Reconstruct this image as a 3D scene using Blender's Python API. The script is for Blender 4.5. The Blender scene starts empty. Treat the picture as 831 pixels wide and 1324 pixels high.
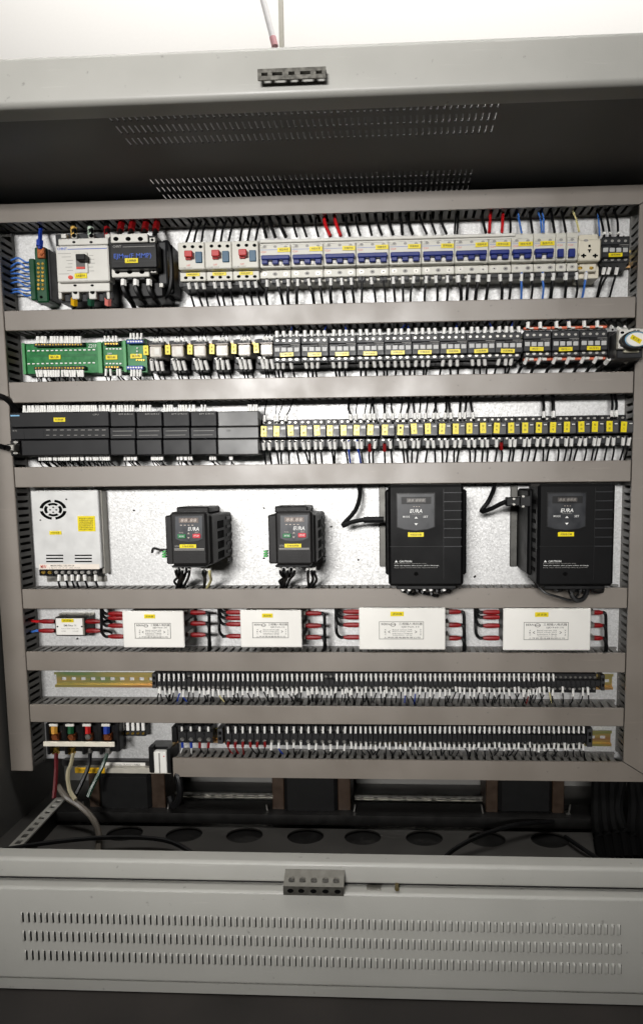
import bpy, bmesh, math, random
from mathutils import Vector, Matrix
random.seed(7)
S = bpy.context.scene
COL = S.collection
# ------------------------------------------------------------------ camera
EYE = 0.66                       # eye height; the mounting plate's front is the plane y = 0
CAMY = -1.045
W0, H0, FPX = 831.0, 1324.0, 800.0
PPX, PPY = 482.13, 695.94
yaw, pitch, roll = math.radians(2.5398), math.radians(5.3972), math.radians(0.5844)
fw = Vector((-math.sin(yaw)*math.cos(pitch), math.cos(yaw)*math.cos(pitch), -math.sin(pitch)))
r0 = Vector((math.cos(yaw), math.sin(yaw), 0)); u0 = r0.cross(fw)
rt = math.cos(roll)*r0 - math.sin(roll)*u0
up = math.sin(roll)*r0 + math.cos(roll)*u0
cd = bpy.data.cameras.new('camera'); cam = bpy.data.objects.new('camera', cd); COL.objects.link(cam)
cd.sensor_fit = 'VERTICAL'; cd.sensor_height = 24; cd.sensor_width = 24*W0/H0
cd.lens = 24*FPX/H0
cd.shift_x = -(PPX-W0/2)/H0; cd.shift_y = (PPY-H0/2)/H0
cd.clip_start = 0.02; cd.clip_end = 200
m = Matrix((rt, up, -fw)).transposed().to_4x4(); m.translation = Vector((0, CAMY, EYE))
cam.matrix_world = m
S.camera = cam
S.render.resolution_x, S.render.resolution_y = 642, 1024
# ------------------------------------------------------------------ world, lamps, exposure
wd = bpy.data.worlds.new('World'); S.world = wd; wd.use_nodes = True
wd.node_tree.nodes['Background'].inputs[0].default_value = (1.0, 0.97, 0.93, 1)
wd.node_tree.nodes['Background'].inputs[1].default_value = 0.004
def area(name, loc, target, sx, sy, power, col=(1, 0.98, 0.955)):
    l = bpy.data.lights.new(name, 'AREA'); l.shape = 'RECTANGLE'; l.size = sx; l.size_y = sy
    l.energy = power; l.color = col
    o = bpy.data.objects.new(name, l); COL.objects.link(o); o.location = loc
    o.rotation_euler = (Vector(target)-Vector(loc)).to_track_quat('-Z', 'Y').to_euler()
    return o
L1 = area('room_lamp', (-0.60, -3.6, EYE+0.66), (-0.24, 0, EYE+0.03), 1.2, 0.36, 8.3)
L1.data.spread = math.radians(36)
area('overhead_fill', (-0.25, -0.85, EYE+2.2), (-0.15, -0.45, EYE-0.5), 1.8, 0.3, 30)  # added fill from above, unseen, lifts the sill and lower panel
area('wall_fill', (0.0, 1.0, EYE+3.2), (0, 2.2, EYE+1.9), 5.0, 0.6, 85)  # added unseen light that whitens the wall behind the cabinet
S.view_settings.view_transform = 'Standard'; S.view_settings.look = 'None'
S.view_settings.exposure = 0.0; S.view_settings.gamma = 1.0
S.view_settings.use_curve_mapping = False

# ------------------------------------------------------------------ helpers
def P(px, py, d=0.0):
    """photograph pixel -> point on the vertical plane d metres in front of the mounting plate"""
    v = fw*FPX + rt*(px-PPX) + up*(PPY-py)
    t = (-d-CAMY)/v.y
    return Vector((0, CAMY, EYE)) + v*t
def F(px, py, z):
    v = fw*FPX + rt*(px-PPX) + up*(PPY-py)
    t = (z-EYE)/v.z
    return Vector((0, CAMY, EYE)) + v*t
def R(x0, y0, x1, y1, d):
    xm, ym = (x0+x1)/2, (y0+y1)/2
    return (P(x0, ym, d).x, P(x1, ym, d).x, P(xm, y1, d).z, P(xm, y0, d).z)

def lin(c):
    c = c/255.0
    return c/12.92 if c <= 0.04045 else ((c+0.055)/1.055)**2.4
MATS = {}
def mat(name, rgb, rough=0.5, metal=0.0, var=0.06, nscale=60, bump=0.0, bscale=400, rvar=0.08, lin_rgb=False, coat=0, trans=0, spec=0.5, wear=0.0):
    if name in MATS: return MATS[name]
    m = bpy.data.materials.new(name); m.use_nodes = True
    nt = m.node_tree; b = nt.nodes['Principled BSDF']
    c = rgb if lin_rgb else tuple(lin(v) for v in rgb)
    tc = nt.nodes.new('ShaderNodeTexCoord')
    n = nt.nodes.new('ShaderNodeTexNoise'); n.inputs['Scale'].default_value = nscale; n.inputs['Detail'].default_value = 5
    nt.links.new(tc.outputs['Object'], n.inputs['Vector'])
    mr = nt.nodes.new('ShaderNodeMapRange')
    mr.inputs[1].default_value = 0.3; mr.inputs[2].default_value = 0.7
    mr.inputs[3].default_value = 1-var; mr.inputs[4].default_value = 1+var
    nt.links.new(n.outputs[0], mr.inputs[0])
    mx = nt.nodes.new('ShaderNodeVectorMath'); mx.operation = 'SCALE'; mx.inputs[0].default_value = c
    if wear:                                     # dust film, grime specks and rub marks
        w1 = nt.nodes.new('ShaderNodeTexNoise'); w1.inputs['Scale'].default_value = 5; w1.inputs['Detail'].default_value = 9; w1.inputs['Roughness'].default_value = 0.65
        w2 = nt.nodes.new('ShaderNodeTexNoise'); w2.inputs['Scale'].default_value = 95; w2.inputs['Detail'].default_value = 3
        mp_ = nt.nodes.new('ShaderNodeMapping'); mp_.inputs['Scale'].default_value = (9, 9, 130); mp_.inputs['Rotation'].default_value = (0, 0.25, 0)
        w3 = nt.nodes.new('ShaderNodeTexNoise'); w3.inputs['Scale'].default_value = 1.6; w3.inputs['Detail'].default_value = 6
        for w_ in (w1, w2): nt.links.new(tc.outputs['Object'], w_.inputs['Vector'])
        nt.links.new(tc.outputs['Object'], mp_.inputs[0]); nt.links.new(mp_.outputs[0], w3.inputs['Vector'])
        last = mr.outputs[0]
        for w_, lo, hi, d0, d1 in ((w1, 0.35, 0.65, 1-0.07*wear, 1.0), (w2, 0.70, 0.76, 1.0, 1-0.30*wear), (w3, 0.66, 0.72, 1.0, 1+0.10*wear)):
            k1 = nt.nodes.new('ShaderNodeMapRange'); k1.inputs[1].default_value = lo; k1.inputs[2].default_value = hi; k1.inputs[3].default_value = d0; k1.inputs[4].default_value = d1
            nt.links.new(w_.outputs[0], k1.inputs[0]); k2 = nt.nodes.new('ShaderNodeMath'); k2.operation = 'MULTIPLY'
            nt.links.new(last, k2.inputs[0]); nt.links.new(k1.outputs[0], k2.inputs[1]); last = k2.outputs[0]
        nt.links.new(last, mx.inputs['Scale'])
    else: nt.links.new(mr.outputs[0], mx.inputs['Scale'])
    nt.links.new(mx.outputs[0], b.inputs['Base Color'])
    m2 = nt.nodes.new('ShaderNodeMapRange'); m2.inputs[1].default_value = 0.3; m2.inputs[2].default_value = 0.7
    m2.inputs[3].default_value = max(0.03, rough-rvar); m2.inputs[4].default_value = min(1, rough+rvar)
    nt.links.new(n.outputs[0], m2.inputs[0]); nt.links.new(m2.outputs[0], b.inputs['Roughness'])
    b.inputs['Metallic'].default_value = metal
    b.inputs['Specular IOR Level'].default_value = spec
    if coat: b.inputs['Coat Weight'].default_value = coat
    if trans: b.inputs['Transmission Weight'].default_value = trans
    if bump:
        n2 = nt.nodes.new('ShaderNodeTexNoise'); n2.inputs['Scale'].default_value = bscale; n2.inputs['Detail'].default_value = 3
        nt.links.new(tc.outputs['Object'], n2.inputs['Vector'])
        bp = nt.nodes.new('ShaderNodeBump'); bp.inputs['Strength'].default_value = bump; bp.inputs['Distance'].default_value = 0.001
        nt.links.new(n2.outputs[0], bp.inputs['Height']); nt.links.new(bp.outputs[0], b.inputs['Normal'])
    MATS[name] = m
    return m
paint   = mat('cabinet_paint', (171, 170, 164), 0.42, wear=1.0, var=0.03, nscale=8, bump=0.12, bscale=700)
inner   = mat('inner_shade_paint', (106, 105, 102), 0.5, var=0.04, nscale=8, bump=0.12, bscale=700)  # cabinet paint darkened: the shade inside is put into the colour
pvc     = mat('duct_pvc', (122, 114, 105), 0.46, wear=1.0, var=0.04, nscale=12, bump=0.05, bscale=300, spec=1.0)
pvcside = mat('duct_pvc_wall', (104, 102, 98), 0.5, var=0.06, nscale=30)
white   = mat('white_plastic', (204, 202, 195), 0.42, var=0.03)
cream   = mat('breaker_plastic', (196, 194, 184), 0.42, var=0.03)
beige   = mat('beige_plastic', (206, 200, 182), 0.4, var=0.03)
black   = mat('black_plastic', (15, 15, 16), 0.42, var=0.15, spec=0.3)
dgrey   = mat('charcoal_plastic', (33, 34, 36), 0.45, var=0.1, spec=0.35)
plcm    = mat('controller_plastic', (18, 18, 20), 0.5, var=0.08, spec=0.3, nscale=20)
plcl    = mat('light_controller_plastic', (70, 70, 69), 0.42, var=0.06, nscale=20)
vfdm    = mat('drive_plastic', (27, 26, 26), 0.5, spec=0.25, var=0.08, nscale=25, bump=0.1, bscale=1500)
vfdk    = mat('big_drive_plastic', (9, 9, 10), 0.52, spec=0.14, var=0.1, nscale=25, bump=0.1, bscale=1500)
panelm  = mat('keypad_panel', (42, 45, 50), 0.35, var=0.05)
green   = mat('green_plastic', (12, 66, 36), 0.4, var=0.1)
pcb     = mat('circuit_board', (14, 108, 50), 0.35, var=0.22, nscale=90)
pcbedge = mat('board_carrier', (70, 140, 84), 0.45, var=0.08)
yellow  = mat('yellow_sticker', (224, 204, 6), 0.34, var=0.05, nscale=120)
blue    = mat('blue_handle', (14, 34, 108), 0.38, var=0.1, spec=0.35)
teal    = mat('teal_button', (20, 74, 102), 0.38, var=0.08)
red     = mat('red_button', (172, 24, 22), 0.35, var=0.08)
redsl   = mat('red_sleeve', (126, 10, 14), 0.38, var=0.15)
sleeve  = mat('white_sleeve', (228, 227, 223), 0.5, var=0.12, nscale=500)
wblack  = mat('black_wire', (12, 12, 13), 0.45, var=0.2, spec=0.3)
wred    = mat('red_wire', (190, 24, 30), 0.4, var=0.1)
wblue   = mat('blue_wire', (60, 110, 190), 0.4, var=0.1)
wdblue  = mat('dark_blue_wire', (26, 56, 150), 0.4, var=0.1)
wyel    = mat('yellow_wire', (206, 196, 140), 0.4, var=0.1)
wgreen  = mat('green_wire', (22, 54, 40), 0.4, var=0.1)
wbeige  = mat('beige_wire', (150, 142, 116), 0.45, var=0.1)
steel   = mat('screw_steel', (158, 156, 151), 0.42, 1.0, var=0.15, nscale=300)
brass   = mat('brass_screw', (214, 176, 84), 0.3, 1.0, var=0.15, nscale=300)
copper  = mat('copper_lug', (176, 104, 66), 0.35, 0.9, var=0.15, nscale=300)
orange  = mat('orange_plastic', (196, 96, 66), 0.4, var=0.1)
inkk    = mat('black_ink', (34, 32, 30), 0.6, var=0.1)
inks    = mat('sticker_ink', (74, 64, 18), 0.6, var=0.1)
inkw    = mat('white_ink', (215, 215, 212), 0.5, var=0.1)
inkb    = mat('blue_ink', (38, 82, 178), 0.5, var=0.1)
inkr    = mat('red_ink', (200, 60, 44), 0.5, var=0.1)
inkg    = mat('grey_ink', (140, 138, 134), 0.5, var=0.1)
hole    = mat('dark_socket', (7, 7, 7), 0.8, var=0.1, spec=0.05)
lcd     = mat('led_display', (92, 80, 74), 0.3, var=0.1)
seg     = mat('display_digit', (172, 160, 150), 0.4, var=0.1)
galv2   = mat('zinc_steel', (150, 148, 142), 0.38, 1.0, var=0.15, nscale=120)
tin     = mat('tin_case', (196, 192, 180), 0.32, 0.9, var=0.08, nscale=120)
dark    = mat('dark_steel', (34, 33, 32), 0.5, 0.3, var=0.2, nscale=60)
coil    = mat('transformer_coil', (12, 12, 12), 0.65, var=0.2, spec=0.2)
brown   = mat('transformer_core', (44, 29, 15), 0.5, var=0.2, nscale=90)
clear   = mat('clear_relay_case', (206, 200, 190), 0.22, var=0.1, nscale=150, coat=0.5)
relgrey = mat('relay_grey', (54, 54, 55), 0.4, var=0.15, nscale=150)
card    = mat('white_card', (226, 224, 218), 0.42, var=0.02, nscale=30)

# galvanised mounting plate: spangle of crystal facets
galv = bpy.data.materials.new('galvanised_plate'); galv.use_nodes = True
nt = galv.node_tree; b = nt.nodes['Principled BSDF']
tc = nt.nodes.new('ShaderNodeTexCoord')
v = nt.nodes.new('ShaderNodeTexVoronoi'); v.inputs['Scale'].default_value = 420; v.inputs['Randomness'].default_value = 1
nz = nt.nodes.new('ShaderNodeTexNoise'); nz.inputs['Scale'].default_value = 260; nz.inputs['Detail'].default_value = 4
nt.links.new(tc.outputs['Object'], v.inputs['Vector']); nt.links.new(tc.outputs['Object'], nz.inputs['Vector'])
cr = nt.nodes.new('ShaderNodeValToRGB'); cr.color_ramp.elements[0].color = (0.46, 0.46, 0.455, 1); cr.color_ramp.elements[1].color = (0.66, 0.66, 0.655, 1)
sp = nt.nodes.new('ShaderNodeSeparateColor'); nt.links.new(v.outputs['Color'], sp.inputs[0])
ad = nt.nodes.new('ShaderNodeMath'); ad.operation = 'ADD'; nt.links.new(sp.outputs[0], ad.inputs[0]); nt.links.new(nz.outputs[0], ad.inputs[1])
dv = nt.nodes.new('ShaderNodeMath'); dv.operation = 'MULTIPLY'; dv.inputs[1].default_value = 0.6; nt.links.new(ad.outputs[0], dv.inputs[0])
nt.links.new(dv.outputs[0], cr.inputs[0]); nt.links.new(cr.outputs[0], b.inputs['Base Color'])
rr = nt.nodes.new('ShaderNodeMapRange'); rr.inputs[3].default_value = 0.50; rr.inputs[4].default_value = 0.66
nt.links.new(sp.outputs[1], rr.inputs[0]); nt.links.new(rr.outputs[0], b.inputs['Roughness'])
b.inputs['Metallic'].default_value = 0.85
bp = nt.nodes.new('ShaderNodeBump'); bp.inputs['Strength'].default_value = 0.25; bp.inputs['Distance'].default_value = 0.001
nt.links.new(dv.outputs[0], bp.inputs['Height']); nt.links.new(bp.outputs[0], b.inputs['Normal'])
# yellow-passivated rail: gold with green and rose drifts
railm = bpy.data.materials.new('passivated_rail'); railm.use_nodes = True
nt = railm.node_tree; b = nt.nodes['Principled BSDF']
tc = nt.nodes.new('ShaderNodeTexCoord'); mp = nt.nodes.new('ShaderNodeMapping'); mp.inputs['Scale'].default_value = (6, 6, 55)
nz = nt.nodes.new('ShaderNodeTexNoise'); nz.inputs['Scale'].default_value = 1.0; nz.inputs['Detail'].default_value = 4
nt.links.new(tc.outputs['Object'], mp.inputs[0]); nt.links.new(mp.outputs[0], nz.inputs['Vector'])
cr = nt.nodes.new('ShaderNodeValToRGB'); e = cr.color_ramp.elements
e[0].position = 0.3; e[0].color = (0.50, 0.20, 0.13, 1); e[1].position = 0.72; e[1].color = (0.20, 0.36, 0.16, 1)
q = e.new(0.5); q.color = (0.62, 0.46, 0.16, 1)
nt.links.new(nz.outputs[0], cr.inputs[0]); nt.links.new(cr.outputs[0], b.inputs['Base Color'])
b.inputs['Metallic'].default_value = 0.85; b.inputs['Roughness'].default_value = 0.36

class MB:
    """collects shapes in world coordinates; build() links them as ONE mesh object"""
    def __init__(s): s.v = []; s.f = []; s.m = []
    def add(s, vs, fs, mi=0):
        n = len(s.v); s.v += [tuple(q) for q in vs]; s.f += [tuple(i+n for i in f) for f in fs]; s.m += [mi]*len(fs)
        return s
    def box(s, x0, x1, y0, y1, z0, z1, bev=0.0, mi=0):
        lo = (min(x0, x1), min(y0, y1), min(z0, z1)); hi = (max(x0, x1), max(y0, y1), max(z0, z1))
        bev = min(bev, 0.45*min(hi[i]-lo[i] for i in range(3)))
        if bev <= 0:
            vs = [(a, b_, c) for a in (lo[0], hi[0]) for b_ in (lo[1], hi[1]) for c in (lo[2], hi[2])]
            return s.add(vs, [(0,1,3,2),(4,6,7,5),(0,4,5,1),(2,3,7,6),(0,2,6,4),(1,5,7,3)], mi)
        vs = []; idx = {}
        for cx in (0, 1):
            for cy in (0, 1):
                for cz in (0, 1):
                    cc = (cx, cy, cz)
                    for ax in range(3):
                        p = []
                        for k in range(3):
                            base = hi[k] if cc[k] else lo[k]
                            if k != ax: base += -bev if cc[k] else bev
                            p.append(base)
                        idx[(cx, cy, cz, ax)] = len(vs); vs.append(p)
        fs = []
        for ax in range(3):
            a1, a2 = [k for k in range(3) if k != ax]
            for sgn in (0, 1):
                q = []
                for (i, j) in ((0,0),(1,0),(1,1),(0,1)):
                    c = [0,0,0]; c[ax] = sgn; c[a1] = i; c[a2] = j; q.append(idx[(c[0], c[1], c[2], ax)])
                fs.append(q)
            # edges parallel to ax
            for i in (0, 1):
                for j in (0, 1):
                    c0 = [0,0,0]; c0[a1] = i; c0[a2] = j; c1 = list(c0); c1[ax] = 1
                    fs.append([idx[(*c0, a1)], idx[(*c1, a1)], idx[(*c1, a2)], idx[(*c0, a2)]])
        for cx in (0, 1):
            for cy in (0, 1):
                for cz in (0, 1):
                    fs.append([idx[(cx, cy, cz, k)] for k in range(3)])
        return s.add(vs, fs, mi)
    def b(s, r, d0, d1, bev=0.0, mi=0):          # r = (X0, X1, Z0, Z1), depth from d0 to d1
        return s.box(r[0], r[1], -d1, -d0, r[2], r[3], bev, mi)
    def px(s, x0, y0, x1, y1, d0, d1, bev=0.0, mi=0):
        return s.b(R(x0, y0, x1, y1, d1), d0, d1, bev, mi)
    def cyl(s, cx, cz, rx, rz, d0, d1, n=12, mi=0):
        vs = []; 
        for d in (d0, d1):
            for k in range(n):
                a = 2*math.pi*k/n; vs.append((cx+rx*math.cos(a), -d, cz+rz*math.sin(a)))
        fs = [(k, (k+1) % n, n+(k+1) % n, n+k) for k in range(n)] + [tuple(range(n))[::-1], tuple(range(n, 2*n))]
        return s.add(vs, fs, mi)
    def cpx(s, x, y, rx, ry, d0, d1, n=12, mi=0):
        c = P(x, y, d1); k = (CAMY*-1-d1)/FPX
        return s.cyl(c.x, c.z, rx*k, ry*k, d0, d1, n, mi)
    def prism(s, pts, d0, d1, mi=0):              # pts: (X, Z) outline
        n = len(pts)
        vs = [(p[0], -d0, p[1]) for p in pts]+[(p[0], -d1, p[1]) for p in pts]
        fs = [(k, (k+1) % n, n+(k+1) % n, n+k) for k in range(n)] + [tuple(range(n))[::-1], tuple(range(n, 2*n))]
        return s.add(vs, fs, mi)
    def extrude_x(s, prof, x0, x1, mi=0):         # prof: (depth, Z) closed outline
        n = len(prof)
        vs = [(x0, -p[0], p[1]) for p in prof]+[(x1, -p[0], p[1]) for p in prof]
        fs = [(k, (k+1) % n, n+(k+1) % n, n+k) for k in range(n)] + [tuple(range(n))[::-1], tuple(range(n, 2*n))]
        return s.add(vs, fs, mi)
    def tube(s, pts, r, n=6, mi=0):
        pts = [Vector(p) for p in pts]; vs = []
        for i, p in enumerate(pts):
            t = (pts[min(i+1, len(pts)-1)]-pts[max(i-1, 0)]).normalized()
            a = Vector((0, 1, 0)) if abs(t.y) < 0.9 else Vector((1, 0, 0))
            u = t.cross(a).normalized(); w = t.cross(u)
            rr_ = r[i] if isinstance(r, (list, tuple)) else r
            for k in range(n):
                an = 2*math.pi*k/n; vs.append(p+u*(rr_*math.cos(an))+w*(rr_*math.sin(an)))
        fs = []
        for i in range(len(pts)-1):
            for k in range(n):
                fs.append((i*n+k, i*n+(k+1) % n, (i+1)*n+(k+1) % n, (i+1)*n+k))
        L = len(pts)-1
        fs += [tuple(range(n)), tuple(range(L*n, L*n+n))]
        return s.add(vs, fs, mi)
    def build(s, name, mats, parent=None, smooth=False, origin=None):
        if not isinstance(mats, (list, tuple)): mats = [mats]
        o_ = Vector(parent['_o']) if parent is not None else Vector(origin or (0, 0, 0))
        me = bpy.data.meshes.new(name)
        me.from_pydata([tuple(Vector(p)-o_) for p in s.v], [], s.f)
        for q in mats: me.materials.append(q)
        me.polygons.foreach_set('material_index', s.m)
        bm = bmesh.new(); bm.from_mesh(me); bmesh.ops.recalc_face_normals(bm, faces=bm.faces[:]); bm.to_mesh(me); bm.free()
        if smooth:
            me.polygons.foreach_set('use_smooth', [True]*len(me.polygons))
            try: me.set_sharp_from_angle(angle=math.radians(40))
            except Exception: pass
        o = bpy.data.objects.new(name, me); COL.objects.link(o)
        o['_o'] = tuple(o_)
        if parent is not None: o.parent = parent
        else: o.location = o_
        return o
def tag(o, label, cat, group=None, kind=None):
    if label: o['label'] = label
    if cat: o['category'] = cat
    if group: o['group'] = group
    if kind: o['kind'] = kind
    return o
def thing(name, label, cat, loc, group=None):
    o = bpy.data.objects.new(name, None); COL.objects.link(o); o.location = loc; o.empty_display_size = 0.01
    o['_o'] = tuple(loc); tag(o, label, cat, group)
    return o
KIDS = {}
def copy_tree(o, dx=0, dz=0, label=None, parent=None):
    c = o.copy(); COL.objects.link(c)
    if parent is not None: c.parent = parent
    else:
        c.location = (o.location.x+dx, o.location.y, o.location.z+dz)
        if label: c['label'] = label
    for k in [q for q in bpy.data.objects if q.parent is o] if o.name not in KIDS else KIDS[o.name]:
        copy_tree(k, parent=c)
    return c
def index_kids(root):
    def rec(o):
        ks = [q for q in COL.objects if q.parent is o]; KIDS[o.name] = ks
        for k in ks: rec(k)
    rec(root)
ORD = 'first second third fourth fifth sixth seventh eighth ninth tenth eleventh twelfth thirteenth fourteenth fifteenth sixteenth seventeenth eighteenth nineteenth twentieth twenty-first twenty-second twenty-third twenty-fourth twenty-fifth twenty-sixth twenty-seventh twenty-eighth twenty-ninth thirtieth'.split()
TENS = {30: 'thirt', 40: 'fort', 50: 'fift', 60: 'sixt', 70: 'sevent', 80: 'eight', 90: 'ninet'}
for k in range(31, 100): ORD.append((TENS[k//10*10]+'y-'+ORD[k % 10-1]) if k % 10 else TENS[k]+'ieth')
# --- flat print: letters as thin meshes, fitted into a rectangle
def settle(root, amt=0.03):
    for c_ in root.children:
        if c_.name.startswith('label_sticker'):
            c_.rotation_euler.y = random.uniform(-amt, amt); c_.location.x += random.uniform(-0.0006, 0.0006); c_.location.z += random.uniform(-0.0004, 0.0004)
def relabel(root, proto, rect, d, t):
    k = sticker(proto, rect, d, t); lt = [q for q in COL.objects if q.parent is k][0]
    for c_ in root.children:
        if c_.name.startswith('label_sticker'):
            for g_ in c_.children: g_.data = lt.data
    bpy.data.objects.remove(lt); bpy.data.objects.remove(k)
TXT = {}
def text_data(t, shear=0.0):
    k = (t, shear)
    if k in TXT: return TXT[k]
    cu = bpy.data.curves.new('txt', 'FONT'); cu.body = t; cu.resolution_u = 1; cu.shear = shear; cu.size = 1; cu.offset = 0.014 if t in ('EURA', 'CAUTION', 'CHNT') else 0.004
    o = bpy.data.objects.new('txt', cu); COL.objects.link(o)
    bpy.context.view_layer.update()
    dg = bpy.context.evaluated_depsgraph_get()
    me = bpy.data.meshes.new_from_object(o.evaluated_get(dg))
    vs = [tuple(v_.co) for v_ in me.vertices]; fs = [tuple(p.vertices) for p in me.polygons]
    bpy.data.objects.remove(o); bpy.data.curves.remove(cu); bpy.data.meshes.remove(me)
    xs = [q[0] for q in vs] or [0, 1]; ys = [q[1] for q in vs] or [0, 1]
    x0, x1, y0, y1 = min(xs), max(xs), min(ys), max(ys)
    vs = [((q[0]-x0)/max(1e-6, x1-x0), (q[1]-y0)/max(1e-6, y1-y0)) for q in vs]
    TXT[k] = (vs, fs); return TXT[k]
def letter(mb, t, r, d, mi=0, shear=0.0):
    vs, fs = text_data(t, shear)
    return mb.add([(r[0]+(r[1]-r[0])*a, -d, r[2]+(r[3]-r[2])*c) for a, c in vs], fs, mi)
def letters(parent, t, rect, d, mt=None, shear=0.0, name='lettering'):
    mb = MB(); letter(mb, t, R(*rect, d), d, 0, shear)
    return mb.build(name, mt or inkk, parent)
def sticker(parent, rect, d, t, mt=None):
    """yellow sticker lying on a face at depth d, with its printed characters"""
    r = R(*rect, d)
    k = MB().b(r, d+0.0002, d+0.0009, 0.0002).build('label_sticker', mt or yellow, parent)
    w = r[1]-r[0]; h = r[3]-r[2]
    mb = MB()
    if w >= h: letter(mb, t, (r[0]+w*0.14, r[1]-w*0.14, r[2]+h*0.25, r[3]-h*0.25), d+0.0012)
    else:
        n = len(t)
        for i, ch in enumerate(t):
            zz = r[3]-h*(0.1+0.8*(i+0.9)/n); letter(mb, ch, (r[0]+w*0.32, r[1]-w*0.32, zz+h*0.04, zz+h*0.8/n*0.66), d+0.0012)
    mb.build('lettering', inks, k)
    return k
def smooth(pts, n=4):
    pts = [Vector(p) for p in pts]; q = [pts[0]*2-pts[1]]+pts+[pts[-1]*2-pts[-2]]; out = []
    for i in range(1, len(q)-2):
        p0, p1, p2, p3 = q[i-1], q[i], q[i+1], q[i+2]
        for k in range(n):
            t = k/n
            out.append(0.5*((2*p1)+(p2-p0)*t+(2*p0-5*p1+4*p2-p3)*t*t+(3*p1-p0-3*p2+p3)*t**3))
    out.append(pts[-1]); return out
def wire(label, pts, r, mt, group, slv=None, name='wire', slvmat=None, n=4, sides=6):
    """one conductor; slv = (from point, to point, radius) of its printed sleeve"""
    pts = smooth(pts, n)
    if r < 0.0023: r *= 1.32
    o = MB().tube(pts, r, sides).build(name, mt, None, True, origin=pts[0])
    tag(o, label, 'wire', group)
    if slv:
        MB().tube([slv[0], Vector(slv[0]).lerp(slv[1], 0.5), slv[1]], slv[2], 6).build('marker_sleeve', slvmat or sleeve, o, True)
    return o

# ================================================================== the place
DF = 0.27; DPN = DF+0.012
gz = P(517, 1297, DPN).z
g = MB().box(-6, 6, -6, 2.6, gz-0.05, gz).build('ground', mat('concrete_floor', (40, 36, 33), 0.7, var=0.3, nscale=9, bump=0.3, bscale=60)); tag(g, None, None, kind='structure')
g = MB().box(-6, 6, 2.2, 2.3, gz+0.001, EYE+4.5).build('wall', mat('white_wall', (236, 234, 230), 0.7, var=0.01)); tag(g, None, None, kind='structure')
PX = 1.045/800                     # one photograph pixel at the plate, in metres
XW0, XW1 = -0.6819, 0.442
ZC = EYE+0.4612; ZF = EYE-0.60; YB = 0.13
cab = thing('control_cabinet', 'large light grey steel electrical cabinet standing open on dark floor', 'cabinet', (0, 0, gz))
pl = P(517, 985).z
plate = MB().box(XW0+0.012, XW1-0.012, 0, 0.003, pl, ZC-0.012).build('mounting_plate', galv, cab)
plate['label'] = 'galvanised back plate carrying the devices'
scr = MB()
for (x, y) in ((173, 660), (341, 657), (463, 724), (614, 627), (614, 745), (613, 746), (341, 722), (428, 681), (100, 826), (288, 824)):
    scr.cpx(x, y, 1.3, 1.2, 0.0002, 0.002, 8)
scr.build('plate_screws', dark, cab)['kind'] = 'stuff'
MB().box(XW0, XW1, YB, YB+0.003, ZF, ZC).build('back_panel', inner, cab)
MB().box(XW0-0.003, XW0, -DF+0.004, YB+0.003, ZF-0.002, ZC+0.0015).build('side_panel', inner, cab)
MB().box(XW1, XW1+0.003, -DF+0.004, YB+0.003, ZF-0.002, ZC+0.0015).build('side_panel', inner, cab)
# roof with two banks of slots under raised hoods
def slot_bank(xl, xr, pitch, w, rows, ln):
    n = int((xr-xl)/pitch); return [(xl+i*pitch, xl+i*pitch+w) for i in range(n)], [(d-ln/2, d+ln/2) for d in rows]
xb0, xb1 = -0.381, 0.123
pitchc, wc = 6.35*PX, 2.1*PX
bank_b = slot_bank(xb0, xb1, pitchc, wc, (0.005, 0.0305, 0.056), 0.0185)
bank_f = slot_bank(xb0+0.014, xb1+0.014, pitchc, wc, (0.1705, 0.199, 0.2275), 0.0185)
cm = MB(); dcur = -YB
for bank in (bank_b, bank_f):
    for (d0, d1) in bank[1]:
        cm.box(XW0, XW1, -dcur, -d0, ZC, ZC+0.002); x = XW0
        for (a, c) in bank[0]:
            cm.box(x, a, -d1, -d0, ZC, ZC+0.002); x = c
        cm.box(x, XW1, -d1, -d0, ZC, ZC+0.002); dcur = d1
cm.box(XW0, XW1, -DF+0.004, -dcur, ZC, ZC+0.002)
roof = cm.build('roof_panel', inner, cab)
hm = MB()
for bank, sg in ((bank_b, 1), (bank_f, -1)):
    for (d0, d1) in bank[1]:
        for (a, c) in bank[0]:
            lo, hi_ = (c, a) if sg > 0 else (a, c)      # hinge side, open side
            z0 = ZC+0.0022; h = 0.0016 if sg > 0 else 0.0030
            vs = [(lo, -d0, z0), (lo, -d1, z0), (hi_-sg*0.0006, -d1, z0+h), (hi_-sg*0.0006, -d0, z0+h)]
            hm.add(vs, [(0, 1, 2, 3)]); 
            hm.add([(lo, -d0, z0), (hi_, -d0, z0), (hi_, -d0, z0+h)], [(0, 1, 2)]); hm.add([(lo, -d1, z0), (hi_, -d1, z0), (hi_, -d1, z0+h)], [(0, 1, 2)])
hm.build('vent_hoods', inner, roof)['kind'] = 'stuff'
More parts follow.
